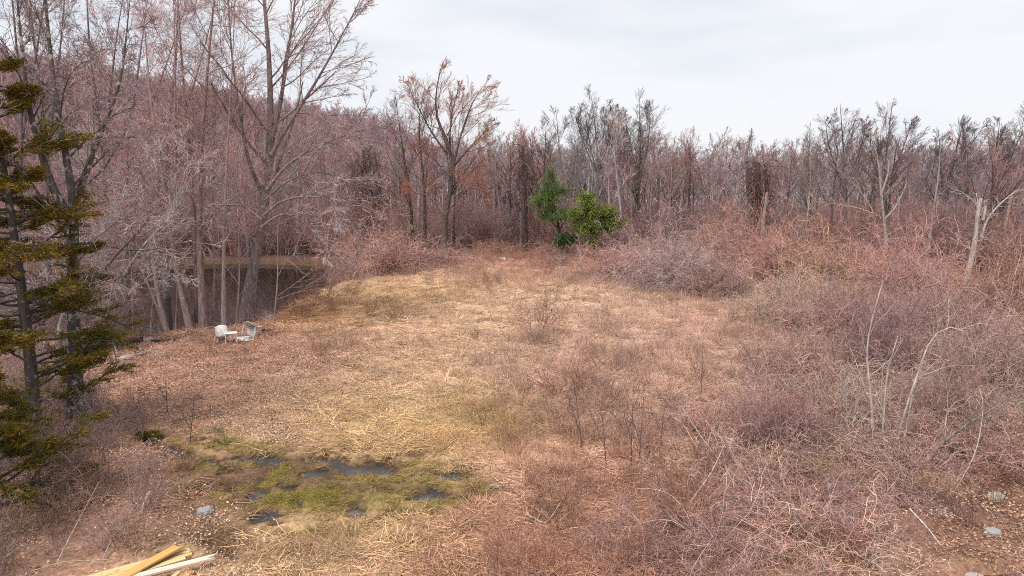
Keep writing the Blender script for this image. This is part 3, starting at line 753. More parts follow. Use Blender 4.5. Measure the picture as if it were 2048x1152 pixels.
EDGE_PX = [-600, 0, 700, 760, 1000, 1300, 1600, 1800, 2048, 2600]; EDGE_Y = [62, 66, 66, 70, 78, 76, 66, 58, 47, 36]
def wood_edge(x, y):
    return np.interp(x / np.maximum(y, 1) * FPX + RX / 2, EDGE_PX, EDGE_Y)
inv = lambda x, y: abs(x) < .76 * y + 1
LAND = [(-900, "behind the cedars"), (200, "behind the leaning lichen trunk"), (330, "behind the straight twin maple"), (470, "behind the big leaning maple"), (600, "left of the domed pond mound"), (730, "behind the domed pond mound"),
        (830, "around the windswept maple"), (960, "behind the white boulder"), (1060, "behind the small pine"), (1140, "behind the leafy evergreen"), (1260, "behind the lavender mound"), (1420, "behind the peaked bramble tangle"),
        (1560, "behind the orange brown bramble"), (1680, "behind the forked white snag"), (1800, "behind the slim pale snag"), (1900, "behind the thick broken snag"), (1980, "right of the thick broken snag"), (2060, "beyond the right frame edge"), (2100, None)]
RANK = ["tallest", "second tallest", "third tallest", "fourth tallest", "fifth tallest", "sixth tallest", "seventh tallest", "eighth tallest", "ninth tallest", "tenth tallest", "eleventh tallest", "twelfth tallest"]
def wood_trees(spots, name, group, where, pick):
    """pick() -> (prototype, look, height, twig colour, bark colour); trees of one look in one stretch are told apart by height"""
    rec = []
    for x, y in spots:
        pr, look, H, tw, bk = pick(x, y); px = x / y * FPX + RX / 2
        rec.append([x, y, pr, look, H, tw, bk, [l for p, l in LAND if p <= px and l][-1]])
    for q in sorted(rec, key=lambda q: -q[4]):
        n = sum(1 for o in rec if o[3] == q[3] and o[7] == q[7] and o[4] > q[4])
        m = sum(1 for o in rec if o[3] == q[3] and o[7] == q[7])
        lab = "%s %s, %s%s" % (q[3], where, q[7], "" if m == 1 else ", %s there" % RANK[n] if n < 12 else 'shorter')
        put_tree(name, q[2], q[0], q[1], q[4], lab, group, tw=q[5], bk=q[6])
def picker(pv, pr, h0, h1, barks):
    def f(x, y):
        v = RNG.random() < pv; q = 0 if RNG.random() < pr else 1 + RNG.integers(3)
        return ((VASE if v else SLIM)[RNG.integers(3)], ("reddish ", "mauve ", "grey ", "brown ")[q] + ("spreading" if v else "slim") + " tree", RNG.uniform(h0, h1), (RED, MAUVE, (.37, .315, .31), (.36, .245, .20))[q], barks[RNG.integers(len(barks))])
    return f
def ypick(pr, h0, h1, bk):
    def f(x, y):
        red = RNG.random() < pr
        return (YOUNG[RNG.integers(3)], ("reddish" if red else "mauve") + " young tree", RNG.uniform(h0, h1), RED if red else MAUVE, bk)
    return f
wood_trees(place_many(62, -75, -8, 66, 104, lambda x, y: inv(x, y) and x / y * FPX + 1024 < 760, 2.6), "bare_tree", "bare trees across the pond", "across the pond", picker(.45, .5, 11.5, 15.5, [BARKP, BARKC]))
wood_trees(place_many(66, -20, 34, 78, 118, lambda x, y: inv(x, y) and 760 <= x / y * FPX + 1024 < 1420, 2.6), "bare_tree", "bare trees behind the meadow", "beyond the meadow", picker(.4, .4, 11.5, 16, [BARKC, BARKD, BARKP]))
wood_trees(place_many(76, 15, 95, 48, 118, lambda x, y: inv(x, y) and x / y * FPX + 1024 >= 1420 and y > wood_edge(x, y), 2.6), "bare_tree", "bare trees behind the thickets", "in the right wood", picker(.3, .3, 10, 14.5, [BARKC, BARKP, BARKD, BARKD]))
wood_trees(place_many(34, -58, -14, 62, 84, lambda x, y: inv(x, y) and x / y * FPX + 1024 < 760 and poly_sdf(np.array([x]), np.array([y]), POND)[0] > .8, 2.0), "young_tree", "young trees on the far bank", "on the far bank", ypick(.8, 4.5, 8.5, BARKP))
LEFTBANK = [G(a, b)[:2] for a, b in [(0, 690), (120, 682), (215, 680), (205, 700), (150, 715), (20, 740)]]
wood_trees(place_many(6, -26, -12, 22, 33, lambda x, y: poly_sdf(np.array([x]), np.array([y]), LEFTBANK)[0] < 0, .8), "young_tree", "young trees on the near bank", "on the near bank", ypick(.5, 3, 6.5, (.30, .24, .225)))
wood_trees(place_many(34, -16, 75, 46, 84, lambda x, y: inv(x, y) and 0 < y - wood_edge(x, y) < 7 and x / y * FPX + 1024 > 760, 2.0), "young_tree", "young trees along the wood", "along the wood's front", ypick(.4, 3.5, 7, BARKC))

# ---- uncountable woods behind and on the hill
def far_proto():
    cr = MB(); P, R, L = grow(np.array([[0, 0, -.3]]), np.array([[RNG.normal() * .04, RNG.normal() * .04, 1]]), 10.5, .2, 8, .05, (0, 0, .03), .2)
    sp = [dict(n=13, t0=.28, ang=.7, ratio=.36, shape=.55, k=5, w=.12, trop=(0, 0, .09), rr=.5, rmin=.04), dict(n=8, t0=.2, ang=.65, ratio=.5, k=4, w=.15, rr=.5, rmin=.028),
          dict(n=6, t0=.15, ang=.6, ratio=.55, k=3, w=.16, rr=.6, rmin=.02)]
    spread_levels(cr, cr, P, R, L, sp, 3, 4)
    return cr.mesh("far_tree", M_INST)
FARP = [far_proto() for _ in range(4)]
X, Y = sample(7000, -360, 60, 100, 430, lambda X, Y: in_view(X, Y) * (np.interp(X, HX, HZ) * sstep(88, 285, Y) + 14 > 2) * (X / Y * FPX + 1024 < 1010) * sstep(440, 300, Y))
c = np.where(RNG.random(len(X))[:, None] < .5, np.array([.50, .28, .285]), np.array([.40, .30, .31])) * RNG.uniform(.75, 1.2, (len(X), 1))
scatter("hillside_wood", FARP, X, Y, c, RNG.uniform(.55, 1.25, len(X)), "pinkish bare wood covering the hillside beyond the pond", "wood", tilt=.05)
X, Y = sample(2300, -40, 260, 104, 300, lambda X, Y: in_view(X, Y) * (X / Y * FPX + 1024 > 900) * sstep(320, 110, Y))
c = np.where(RNG.random(len(X))[:, None] < .3, np.array([.42, .27, .275]), np.array([.50, .44, .46])) * RNG.uniform(.75, 1.25, (len(X), 1))  # distance haze put into the pale greyish tone of most trees
scatter("distant_wood", FARP, X, Y, c, RNG.uniform(.9, 1.4, len(X)) * (1 + .0016 * np.maximum(Y - 110, 0)), "pale bare wood far behind the thickets and meadow", "wood", tilt=.05)

# ---------------------------------------------------------------- brambles, thickets, dry grass
def cane_clump(nc, H, Rb, spread, k=9, r=.010, n1=8, n2=4, droop=.17, fine=.005, lumps=0):
    m = MB()
    an = RNG.uniform(0, 6.28, nc); rr = Rb * np.sqrt(RNG.random(nc))
    S = np.stack([np.cos(an) * rr, np.sin(an) * rr, np.full(nc, -.05)], -1)
    a2 = an + RNG.normal(size=nc) * .8
    D = np.stack([np.cos(a2) * spread * RNG.uniform(.2, 1.3, nc), np.sin(a2) * spread * RNG.uniform(.2, 1.3, nc), np.ones(nc)], -1)
    hf = np.ones(nc); rc = np.full(nc, r)
    if lumps:
        li = RNG.integers(0, lumps, nc); la = RNG.uniform(0, 6.28, lumps); lr = Rb * 1.5 * np.sqrt(RNG.random(lumps)); lh = RNG.uniform(.5, 1.15, lumps); ld = RNG.uniform(0, 6.28, lumps)
        S[:, 0] = (np.cos(la) * lr)[li] + RNG.normal(size=nc) * .28; S[:, 1] = (np.sin(la) * lr)[li] + RNG.normal(size=nc) * .28
        D[:, 0] = D[:, 0] * .8 + np.cos(ld)[li] * .35; D[:, 1] = D[:, 1] * .8 + np.sin(ld)[li] * .35; hf = lh[li]
        rc = r * np.where(RNG.random(nc) < .15, 2.2, 1.0)
    P, R, L = grow(S, D, H * hf * RNG.uniform(1.0, 2.1, nc), rc, k, .16, (0, 0, -droop), .4)
    P[:, :, 2] = np.maximum(P[:, :, 2], .02 + .05 * RNG.random((nc, 1)))
    tubes(m, P, R, 3)
    S, D, ln, r_ = kids(P, R, L, n1, .2, 1, .9, .32, .6, rmin=fine * 1.3); P, R, L = grow(S, D, ln, r_, 5, .24, (0, 0, -.06), .5)
    P[:, :, 2] = np.maximum(P[:, :, 2], .03); tubes(m, P, R, 3)
    if n2:
        S, D, ln, r_ = kids(P, R, L, n2, .15, 1, .8, .5, .7, rmin=fine); P, R, L = grow(S, D, ln, r_, 2, .25, (0, 0, -.03), .6); tubes(m, P, R, 3)
    return m
def unit_mound():
    m = cane_clump(190, 2.6, 1.5, .5, fine=.009, r=.013, droop=.22, lumps=10); V = np.concatenate(m.v); s = np.array([1 / np.percentile(np.abs(V[:, 0]), 97), 1 / np.percentile(np.abs(V[:, 1]), 97), 1 / np.percentile(V[:, 2], 99.3)])
    m.v = [v * s for v in m.v]; return m          # one unit high, one unit in radius
MOUNDS = [unit_mound().mesh("canes", M_TWIG) for _ in range(3)]
BRAM = [cane_clump(24, 1.15, .45, .6, n1=7, n2=3, r=.011).mesh("bramble", M_INST) for _ in range(4)]
CANES = [cane_clump(7, 1.5, .3, .7, k=11, n1=4, n2=2, r=.009, droop=.13, fine=.006).mesh("arching_canes", M_INST) for _ in range(3)]
LOWB = [cane_clump(30, .55, .5, .8, n1=6, n2=2, r=.006, fine=.004).mesh("low_bramble", M_INST) for _ in range(3)]
BRUSH = [cane_clump(22, 2.2, .5, .35, k=8, n1=9, n2=4, droop=.03, r=.014, fine=.006).mesh("brush", M_INST) for _ in range(3)]

def mound(px, py, H, W, label, col, group="bramble mounds", dpt=None, off=0.0):
    g = G(px, py); x, y = g[0], g[1] + off
    o = empty("bramble_mound", (x, y, hz1(x, y) - .05), label, "shrub", group, RNG.uniform(0, 6.28), (W / 2, (dpt or W) / 2, H * (1.1 if px < 1550 else 1.42)))
    me = MOUNDS[RNG.integers(3)]
    part("canes", me, o, jit(col, .06))
PINKB = (.58, .32, .27); LAV = (.52, .36, .335); RUSTB = (.54, .30, .23); PURP = (.46, .28, .25)
mound(785, 545, 4.6, 8.5, "big domed pink bramble mound at the end of the pond", PINKB)
mound(870, 530, 2.4, 6.0, "low bramble mound on the meadow side of the domed pond mound", (.48, .28, .25))
mound(705, 560, 2.2, 3.5, "small dark bramble at the water's end of the pond", PURP)
mound(735, 520, 3.2, 6.0, "bramble mound behind the domed one, under the dangling vines", RUSTB)
mound(1350, 590, 4.3, 8.5, "large lavender grey bramble mound above the fallen dark log", LAV)
mound(1440, 600, 3.0, 6.0, "purplish bramble mound at the right end of the fallen dark log", PURP)
mound(1250, 560, 2.8, 6.5, "pink bramble mound hollowed dark beneath, below the evergreens", PINKB)
mound(1435, 520, 5.4, 7.0, "tall peaked bramble tangle rising highest above the thickets", RUSTB)
mound(1510, 535, 5.0, 7.0, "rounded pinkish bramble mound right of the tall peaked tangle", PINKB)
mound(1340, 530, 3.6, 8.0, "pale bramble mound between evergreens and peaked tangle", (.58, .39, .34))
mound(1640, 560, 3.0, 9.0, "broad orange brown bramble patch in front of the dark wood", (.58, .345, .23))
mound(1760, 560, 3.2, 7.0, "bramble mound at the foot of the forked white snag", PINKB)
mound(1600, 620, 2.2, 5.0, "low pale bramble in the middle of the right hand thickets", (.60, .41, .34))
mound(1690, 690, 3.0, 4.8, "purple bramble behind the pale sapling stems", PURP)
mound(1890, 690, 3.0, 4.8, "draped bramble mound below the thick broken snag", (.48, .30, .275))
mound(1830, 600, 3.0, 6.0, "pinkish bramble mound between the two white snags", PINKB)
mound(2010, 640, 3.4, 6.0, "brown bramble at the frame edge under the dark wood", RUSTB)
mound(1990, 800, 2.9, 4.6, "dense mauve bramble at the right frame edge beyond the leaning trunk", (.44, .28, .26))
mound(1600, 770, 1.9, 3.6, "reddish bramble in front of the purple one", (.52, .31, .27))
mound(1560, 900, 1.8, 3.2, "dark bramble clump beside the tall sapling stems", PURP)
mound(1580, 660, 1.8, 5.0, "straw pink bramble beside the yellow grass strip", (.60, .40, .31))
mound(1860, 850, 1.9, 3.0, "dusky bramble heaped behind the leaning grey trunk", PURP)
mound(1775, 770, 3.0, 3.6, "vine draped heap right behind the pale sapling clump", (.38, .235, .22))
mound(1570, 560, 3.4, 6.0, "shaggy bramble mound between the rounded and the orange brown ones", (.52, .29, .235))
mound(1130, 510, 1.9, 6.0, "rusty low bramble in front of the pine", RUSTB)
mound(980, 505, 1.8, 7.0, "rusty bramble bank behind the white boulder", RUSTB)

pxof = lambda X, Y: X / Y * FPX + RX / 2
th = lambda X, Y: sstep(.8, -4.0, poly_sdf(X, Y, THICK))
def bcol(X, Y):
    base = [(.54, .295, .24), (.45, .275, .25), (.62, .395, .29), (.58, .425, .35), (.52, .275, .195)]
    n = fbm(X, Y, 5.0, 71, 2); k = np.clip((n * 7 - 1.2 + RNG.normal(size=len(X)) * .6), 0, 4.99).astype(int)
    return np.array(base)[k] * RNG.uniform(.62, 1.15, (len(X), 1))
CLUMP = G(1765, 915)
damp = lambda X, Y: (np.abs(line_dist(X, Y, BROOK)) > 1.0) * (poly_sdf(X, Y, [G(a, b)[:2] for a, b in [(1880, 1020), (1975, 975), (2300, 1000), (2300, 1200), (1930, 1200)]]) > 0)
dry = lambda X, Y: (np.hypot(X - CLUMP[0], (Y - CLUMP[1] + 1.2) * .8) > 2.3) * damp(X, Y)
X, Y = sample(3000, -2, 62, 6.5, 80, lambda X, Y: th(X, Y) * in_view(X, Y) * dry(X, Y) * np.clip(1.3 - Y / 85, .3, 1) * (.15 + .9 * sstep(.40, .58, fbm(X, Y, 3.2, 73, 2))))
scatter("bramble_thicket", BRAM, X, Y, bcol(X, Y), RNG.uniform(.5, 1.1, len(X)) * np.interp(Y, [8, 14, 25, 35], [.55, .7, .7, .65]), "tangled pinkish brown briar thicket filling the right side", "thicket")
X, Y = sample(2800, -2, 40, 6.5, 40, lambda X, Y: th(X, Y) * in_view(X, Y) * damp(X, Y))
scatter("low_briars", LOWB, X, Y, bcol(X, Y) * 1.1, RNG.uniform(.7, 1.5, len(X)), "low matted briars under the thicket", "thicket")
X, Y = sample(300, -2, 30, 7, 32, lambda X, Y: th(X, Y) * in_view(X, Y) * damp(X, Y))
scatter("arching_canes", CANES, X, Y, np.array([.52, .38, .32]) * RNG.uniform(.6, 1.15, (len(X), 1)), RNG.uniform(.5, 1.1, len(X)), "pale bare canes arching out of the thicket", "thicket")
# brush under the woods, coloured darker to put shade at their base
X, Y = sample(2000, -80, 100, 40, 112, lambda X, Y: in_view(X, Y) * ((Y > wood_edge(X, Y) - 1) | ((Y > 60) & (X < -9.5))) * (poly_sdf(X, Y, POND) > .6) * np.where(pxof(X, Y) < 760, .75, 1.0))
c = np.where(RNG.random(len(X))[:, None] < .5, np.array([.38, .205, .18]), np.array([.32, .21, .20])) * RNG.uniform(.7, 1.25, (len(X), 1))
scatter("woodland_brush", BRUSH, X, Y, c, RNG.uniform(.6, 1.5, len(X)), "bare twiggy brush under the trees of the woods", "undergrowth")
LEFTB = [G(x, y)[:2] for x, y in [(-300, 760), (110, 760), (200, 800), (330, 880), (360, 960), (300, 1080), (170, 1150), (-300, 1300)]]
X, Y = sample(420, -16, -2, 9, 26, lambda X, Y: (poly_sdf(X, Y, LEFTB) < 0) * 1.0)
c = np.where(RNG.random(len(X))[:, None] < .6, np.array([.28, .19, .185]), np.array([.33, .20, .16])) * RNG.uniform(.75, 1.25, (len(X), 1))
scatter("cedar_brush", BRUSH + BRAM[:2], X, Y, c, RNG.uniform(.2, .45, len(X)), "dull purple brush around the foot of the cedars", "undergrowth")
LEFTC = [G(x, y)[:2] for x, y in [(-400, 640), (190, 650), (330, 676), (200, 720), (120, 760), (-400, 800)]]
X, Y = sample(130, -30, -10, 20, 40, lambda X, Y: (poly_sdf(X, Y, LEFTC) < 0) * in_view(X, Y))
c = np.array([.27, .20, .19]) * RNG.uniform(.75, 1.25, (len(X), 1))
scatter("bank_brush", BRUSH, X, Y, c, RNG.uniform(.3, .7, len(X)), "grey brush on the pond bank behind the cedars", "undergrowth")

# grass
def grass(n, lo, hi, rad, lean, droop, w, wander=.2):
    m = MB(); an = RNG.uniform(0, 6.28, n); rr = rad * np.sqrt(RNG.random(n))
    S = np.stack([np.cos(an) * rr, np.sin(an) * rr, np.full(n, -.02)], -1); a2 = an + RNG.normal(size=n) * 1.0
    l = lean * RNG.uniform(.3, 1.4, n)
    D = np.stack([np.cos(a2) * l, np.sin(a2) * l, np.ones(n)], -1)
    P, R, L = grow(S, D, RNG.uniform(lo, hi, n), w, 5, wander, (0, 0, -droop), .25)
    P[:, :, 2] = np.maximum(P[:, :, 2], -.01 + .03 * RNG.random((n, 1)))
    ribbons(m, P, R); return m
MAT = [grass(70, .22, .5, .34, 2.2, .25, .007).mesh("matted_grass", M_INST) for _ in range(4)]
TALL = [grass(60, .45, 1.0, .25, .45, .12, .006).mesh("tall_grass", M_INST) for _ in range(3)]
def weeds():
    m = MB(); n = 14
    S = np.stack([RNG.normal(size=n) * .22, RNG.normal(size=n) * .22, np.full(n, -.02)], -1)
    P, R, L = grow(S, np.stack([RNG.normal(size=n) * .25, RNG.normal(size=n) * .25, np.ones(n)], -1), RNG.uniform(.6, 1.2, n), .006, 6, .1, (0, 0, 0), .5); tubes(m, P, R, 3)
    S, D, ln, r = kids(P, R, L, 7, .35, 1, .6, .28, .7, rmin=.004); P, R, L = grow(S, D, ln, r, 4, .2, (0, 0, .03), .6); tubes(m, P, R, 3)
    S, D, ln, r = kids(P, R, L, 3, .3, 1, .6, .4, .7, rmin=.004); P, R, L = grow(S, D, ln, r, 3, .2, (0, 0, 0), .6); tubes(m, P, R, 3)
    return m
WEED = [weeds().mesh("weed_stalks", M_INST) for _ in range(3)]
def litter():
    m = MB(); n = 60; C = np.stack([RNG.normal(size=n) * .3, RNG.normal(size=n) * .3, RNG.uniform(.0, .06, n)], -1)
    D = norm(np.stack([RNG.normal(size=n), RNG.normal(size=n), RNG.normal(size=n) * .35], -1))
    leaves(m, C, RNG.uniform(.045, .08, n), RNG.uniform(.03, .05, n), D, fold=.2); return m
LIT = [litter().mesh("leaf_litter", M_INST) for _ in range(3)]
CORNER = [G(a, b)[:2] for a, b in [(1830, 1000), (1960, 960), (2300, 1000), (2300, 1200), (1900, 1200)]]
openm = lambda X, Y: in_view(X, Y) * (1 - .75 * th(X, Y) * (poly_sdf(X, Y, CORNER) > 0)) * (poly_sdf(X, Y, POND) > .1) * (hgt(X, Y) > W_STREAM + .025)
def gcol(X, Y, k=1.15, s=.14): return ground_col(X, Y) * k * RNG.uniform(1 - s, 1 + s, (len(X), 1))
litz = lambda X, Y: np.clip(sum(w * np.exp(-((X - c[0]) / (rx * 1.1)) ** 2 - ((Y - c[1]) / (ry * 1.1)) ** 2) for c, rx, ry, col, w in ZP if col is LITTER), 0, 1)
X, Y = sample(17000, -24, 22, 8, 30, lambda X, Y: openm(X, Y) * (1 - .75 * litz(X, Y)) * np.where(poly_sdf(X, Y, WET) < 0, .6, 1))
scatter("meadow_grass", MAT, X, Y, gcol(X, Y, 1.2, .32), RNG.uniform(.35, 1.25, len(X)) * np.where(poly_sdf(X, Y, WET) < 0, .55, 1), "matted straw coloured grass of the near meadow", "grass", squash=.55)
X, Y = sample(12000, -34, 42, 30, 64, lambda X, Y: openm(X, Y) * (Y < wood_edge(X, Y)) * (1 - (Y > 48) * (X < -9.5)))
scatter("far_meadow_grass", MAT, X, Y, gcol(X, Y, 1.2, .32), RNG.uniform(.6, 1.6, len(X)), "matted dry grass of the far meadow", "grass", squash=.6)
X, Y = sample(9000, -20, 20, 8, 34, lambda X, Y: openm(X, Y) * np.clip(litz(X, Y) * 1.4, 0, 1) * (poly_sdf(X, Y, WET) > .2))
c = np.where(RNG.random(len(X))[:, None] < .5, np.array([.48, .26, .165]), np.array([.54, .37, .28])) * RNG.uniform(.8, 1.25, (len(X), 1))

scatter("leaf_litter", LIT, X, Y, c, RNG.uniform(.6, 1.0, len(X)), "brown fallen leaves lying on the near bank", "leaves")
pinkz = lambda X, Y: np.clip(sum(w * np.exp(-((X - c[0]) / (rx * 1.1)) ** 2 - ((Y - c[1]) / (ry * 1.1)) ** 2) for c, rx, ry, col, w in ZP if col is PINK or col is RUST), 0, 1)
X, Y = sample(5200, -14, 34, 9, 74, lambda X, Y: openm(X, Y) * pinkz(X, Y) * (poly_sdf(X, Y, WET) > .5) * sstep(.38, .62, fbm(X, Y, 2.5, 81)) * 1.2)
scatter("dead_weeds", WEED, X, Y, gcol(X, Y, .95, .25) * np.array([.97, .95, 1.05]), RNG.uniform(.35, .85, len(X)), "russet dead weed stalks standing in the meadow", "weeds")
X, Y = sample(7000, -4, 34, 14, 66, lambda X, Y: openm(X, Y) * (poly_sdf(X, Y, WET) > .5) * np.clip(pinkz(X, Y) + .8 * th(X, Y), 0, 1) * (fbm(X, Y, 4, 83) > .40))
scatter("tall_dry_grass", TALL, X, Y, gcol(X, Y, 1.1, .2) * np.array([1, .96, .95]), RNG.uniform(.4, .8, len(X)), "pale pinkish dry grass leaning in the meadow", "grass")
X, Y = sample(5200, -9, 2, 12, 18, lambda X, Y: sstep(.5, -.3, poly_sdf(X, Y, WET)) * (hgt(X, Y) > W_STREAM + .03) * sstep(.3, .6, fbm(X, Y, .7, 91, 2)))
k = fbm(X, Y, 1.1, 93, 2)[:, None] + RNG.normal(size=(len(X), 1)) * .1
c = np.where(k > .58, np.array([.31, .25, .055]), np.where(k > .42, np.array([.46, .30, .14]), np.array([.15, .09, .05]))) * RNG.uniform(.7, 1.3, (len(X), 1))
scatter("bog_moss", MAT, X, Y, c, RNG.uniform(.14, .42, len(X)), "mossy tufts and dead sedge in the wet ground", "grass", squash=1.1)

# ---------------------------------------------------------------- evergreens
def cedar(name, label, px, Y, base, top, n_br, spread, seed, tw=(.085, .075, .018), skip=None):
    b = at(px, base, Y); gz = hz1(b[0], b[1]); H = at(px, top, Y)[2] - gz
    o = empty(name, (b[0], b[1], gz), label, "tree")
    tr, fo = MB(), MB()
    P, L = spline([(0, 0, -.2), (.05, 0, H * .3), (-.1, .05, H * .65), (-.25, 0, H)], 14)
    tubes(tr, P[None], np.linspace(.17, .03, 14)[None], 8)
    t = np.sort(RNG.uniform(.10, .98, n_br)); an = RNG.uniform(0, 6.28, n_br)
    S = np.stack([np.interp(t, np.linspace(0, 1, 14), P[:, i]) for i in range(3)], -1)
    ln = spread * (1.05 - .62 * t) * RNG.uniform(.35, 1.3, n_br)
    Pb, Rb, Lb = grow(S, np.stack([np.cos(an), np.sin(an), RNG.uniform(-.1, .3, n_br)], -1), ln, .035, 7, .12, (0, 0, .03), .3)
    tubes(tr, Pb, Rb, 4)
    S2, D2, l2, r2 = kids(Pb, Rb, Lb, 10, .3, 1, .7, .36, .6, rmin=.007); S2b, D2b = S2, D2
    D2[:, 2] *= .35; P2, R2, L2 = grow(S2, D2, l2, r2, 5, .12, (0, 0, .03), .4); tubes(tr, P2, R2, 3)
    # scale-leaf sprays: flat fans of small upright slips along the outer twigs
    S3, D3, l3, r3 = kids(P2, R2, L2, 7, .05, 1, .6, .5, .5)
    D3[:, 2] = D3[:, 2] * .5 + .08
    l3 = np.clip(l3, .06, .35); N = len(S3); m = 12
    idx = np.repeat(np.arange(N), m); f = RNG.random((N * m, 1))
    C = S3[idx] + D3[idx] * l3[idx][:, None] * f + RNG.normal(size=(N * m, 3)) * np.array([.06, .06, .03])
    D = D3[idx] + RNG.normal(size=(N * m, 3)) * .35 + np.array([0, 0, .15])
    a = np.clip(.45 + .35 * RNG.normal(size=N * m) * .5 + .25 * vnoise(C[:, 0] * 3, C[:, 2] * 3, 1.2, seed), 0, 1)
    leaves(fo, C, RNG.uniform(.08, .18, N * m), RNG.uniform(.013, .027, N * m), D, a)
    part("trunk", tr.mesh("trunk", M_BARK, True), o, (.09, .075, .07)); part("crown", fo.mesh("crown", M_CEDAR), o, tw)
M_CEDAR, nt, b = new_mat("cedar_leaf")
av = N_(nt, "ShaderNodeAttribute", attribute_name="v"); tc = N_(nt, "ShaderNodeTexCoord"); nz = N_(nt, "ShaderNodeTexNoise", i_Scale=1.1, i_Detail=2.0)
nt.links.new(tc.outputs["Object"], nz.inputs["Vector"])
ad = N_(nt, "ShaderNodeMath", operation='MULTIPLY_ADD'); ad.inputs[1].default_value = .45; nt.links.new(av.outputs["Fac"], ad.inputs[0])
m5 = N_(nt, "ShaderNodeMath", operation='MULTIPLY'); m5.inputs[1].default_value = .6; nt.links.new(nz.outputs["Fac"], m5.inputs[0]); nt.links.new(m5.outputs[0], ad.inputs[2])
cr = N_(nt, "ShaderNodeValToRGB"); cr.color_ramp.elements[0].position = .25; cr.color_ramp.elements[0].color = (.045, .045, .010, 1)
cr.color_ramp.elements[1].position = .85; cr.color_ramp.elements[1].color = (.32, .17, .03, 1)
e = cr.color_ramp.elements.new(.55); e.color = (.145, .115, .018, 1)
nt.links.new(ad.outputs[0], cr.inputs["Fac"]); nt.links.new(cr.outputs["Color"], b.inputs["Base Color"]); b.inputs["Roughness"].default_value = .8
cedar("cedar_tree", "tall ragged cedar with olive bronze sprays at the left frame edge", 75, 16.6, 905, 110, 104, 2.6, 5)
cedar("cedar_tree", "low cedar with olive sprays, nearest the camera at the left frame edge", -10, 12.6, 1120, 640, 48, 1.8, 6)
cedar("cedar_seedling", "knee high green cedar seedling in the brush by the wet ground", 305, 17.2, 905, 868, 10, .34, 8)

def leafy(name, label, px, Y, base, lobes, col, L, W, n_leaf, trunk_pts, bk=(.07, .05, .04), cat="tree", upright=.3):
    """lobes: (px, py, half width px, half height px, depth offset)"""
    b = at(px, base, Y); gz = hz1(b[0], b[1]); org = np.array([b[0], b[1], gz]); k = Y / FPX
    o = empty(name, tuple(org), label, cat)
    tr, fo = MB(), MB()
    for pts, r0, r1 in trunk_pts:
        P, LL = spline([at(x, y, Y) - org for x, y in pts], 8); tubes(tr, P[None], np.linspace(r0, r1, 8)[None], 6)
    tot = sum(l[2] * l[3] for l in lobes)
    for (lx, ly, hw, hh, dz) in lobes:
        c = at(lx, ly, Y + dz) - org; n = int(n_leaf * hw * hh / tot)
        # twig tips spread through the lobe, leaves in rosettes round each tip
        nt_ = max(8, n // 14); q = norm(RNG.normal(size=(nt_, 3))) * (RNG.random((nt_, 1)) ** .45)
        q *= (1 + .35 * (vnoise(q[:, 0] * 4 + lx, q[:, 2] * 4 + q[:, 1] * 3, 1.0, 3) - .5))[:, None]
        tip = c + q * np.array([hw * k, hw * k * .9, hh * k])
        Pb, Rb, _ = grow(np.repeat((c - np.array([0, 0, hh * k * .5]))[None], nt_, 0), tip - c + np.array([0, 0, hh * k * .5]), np.linalg.norm(tip - c + np.array([0, 0, hh * k * .5]), axis=1), .018, 4, .05, (0, 0, 0), .3)
        tubes(tr, Pb, Rb, 3); tip = Pb[:, -1]
        i = np.repeat(np.arange(nt_), 14); C = tip[i] + RNG.normal(size=(len(i), 3)) * L * .75
        D = norm(C - tip[i]) + q[i] * .5 + np.array([0, 0, upright])
        leaves(fo, C, RNG.uniform(.7, 1.2, len(i)) * L, RNG.uniform(.7, 1.2, len(i)) * W, D, np.clip(np.repeat(RNG.random(nt_), 14) * .6 + RNG.random(len(i)) * .4, 0, 1))
    part("trunk", tr.mesh("trunk", M_BARK, True), o, bk); part("crown", fo.mesh("crown", M_LEAF), o, col)
leafy("pine_tree", "small bright green pine with a dark forked trunk at the meadow's end", 1115, 66, 478,
      [(1102, 348, 11, 18, 0), (1100, 374, 24, 20, 0), (1096, 396, 34, 18, 0), (1126, 382, 15, 12, .4), (1078, 406, 22, 10, -.4), (1105, 418, 18, 12, 0), (1112, 434, 40, 11, -.3), (1132, 426, 18, 10, .3), (1086, 430, 16, 8, .2)],
      (.145, .21, .06), .21, .032, 16000, [([(1117, 482), (1118, 455), (1112, 430), (1104, 390), (1102, 345)], .16, .03), ([(1118, 460), (1128, 445), (1135, 432)], .09, .03), ([(1115, 455), (1104, 445), (1092, 436)], .07, .02)])
leafy("evergreen_shrub", "broad yellow green leafy evergreen standing right of the small pine", 1190, 62, 492,
      [(1172, 398, 22, 16, 0), (1180, 422, 34, 22, 0), (1205, 428, 26, 18, .5), (1222, 425, 18, 12, -.4), (1178, 455, 30, 20, -.5), (1215, 452, 28, 14, 0), (1240, 447, 17, 9, .2), (1158, 446, 20, 18, .4), (1148, 428, 15, 12, .2), (1185, 480, 12, 10, -.8)],
      (.175, .21, .045), .17, .07, 14000, [([(1188, 498), (1188, 470), (1182, 440), (1175, 400)], .13, .03), ([(1188, 480), (1205, 455), (1230, 440)], .08, .03)], cat="shrub")
leafy("evergreen_shrub", "dark low evergreen bush under the small pine", 1135, 64, 492, [(1135, 478, 26, 10, 0), (1120, 485, 14, 7, -.5)], (.06, .085, .025), .22, .09, 1600, [([(1135, 496), (1135, 485), (1132, 475)], .05, .02)], cat="shrub")

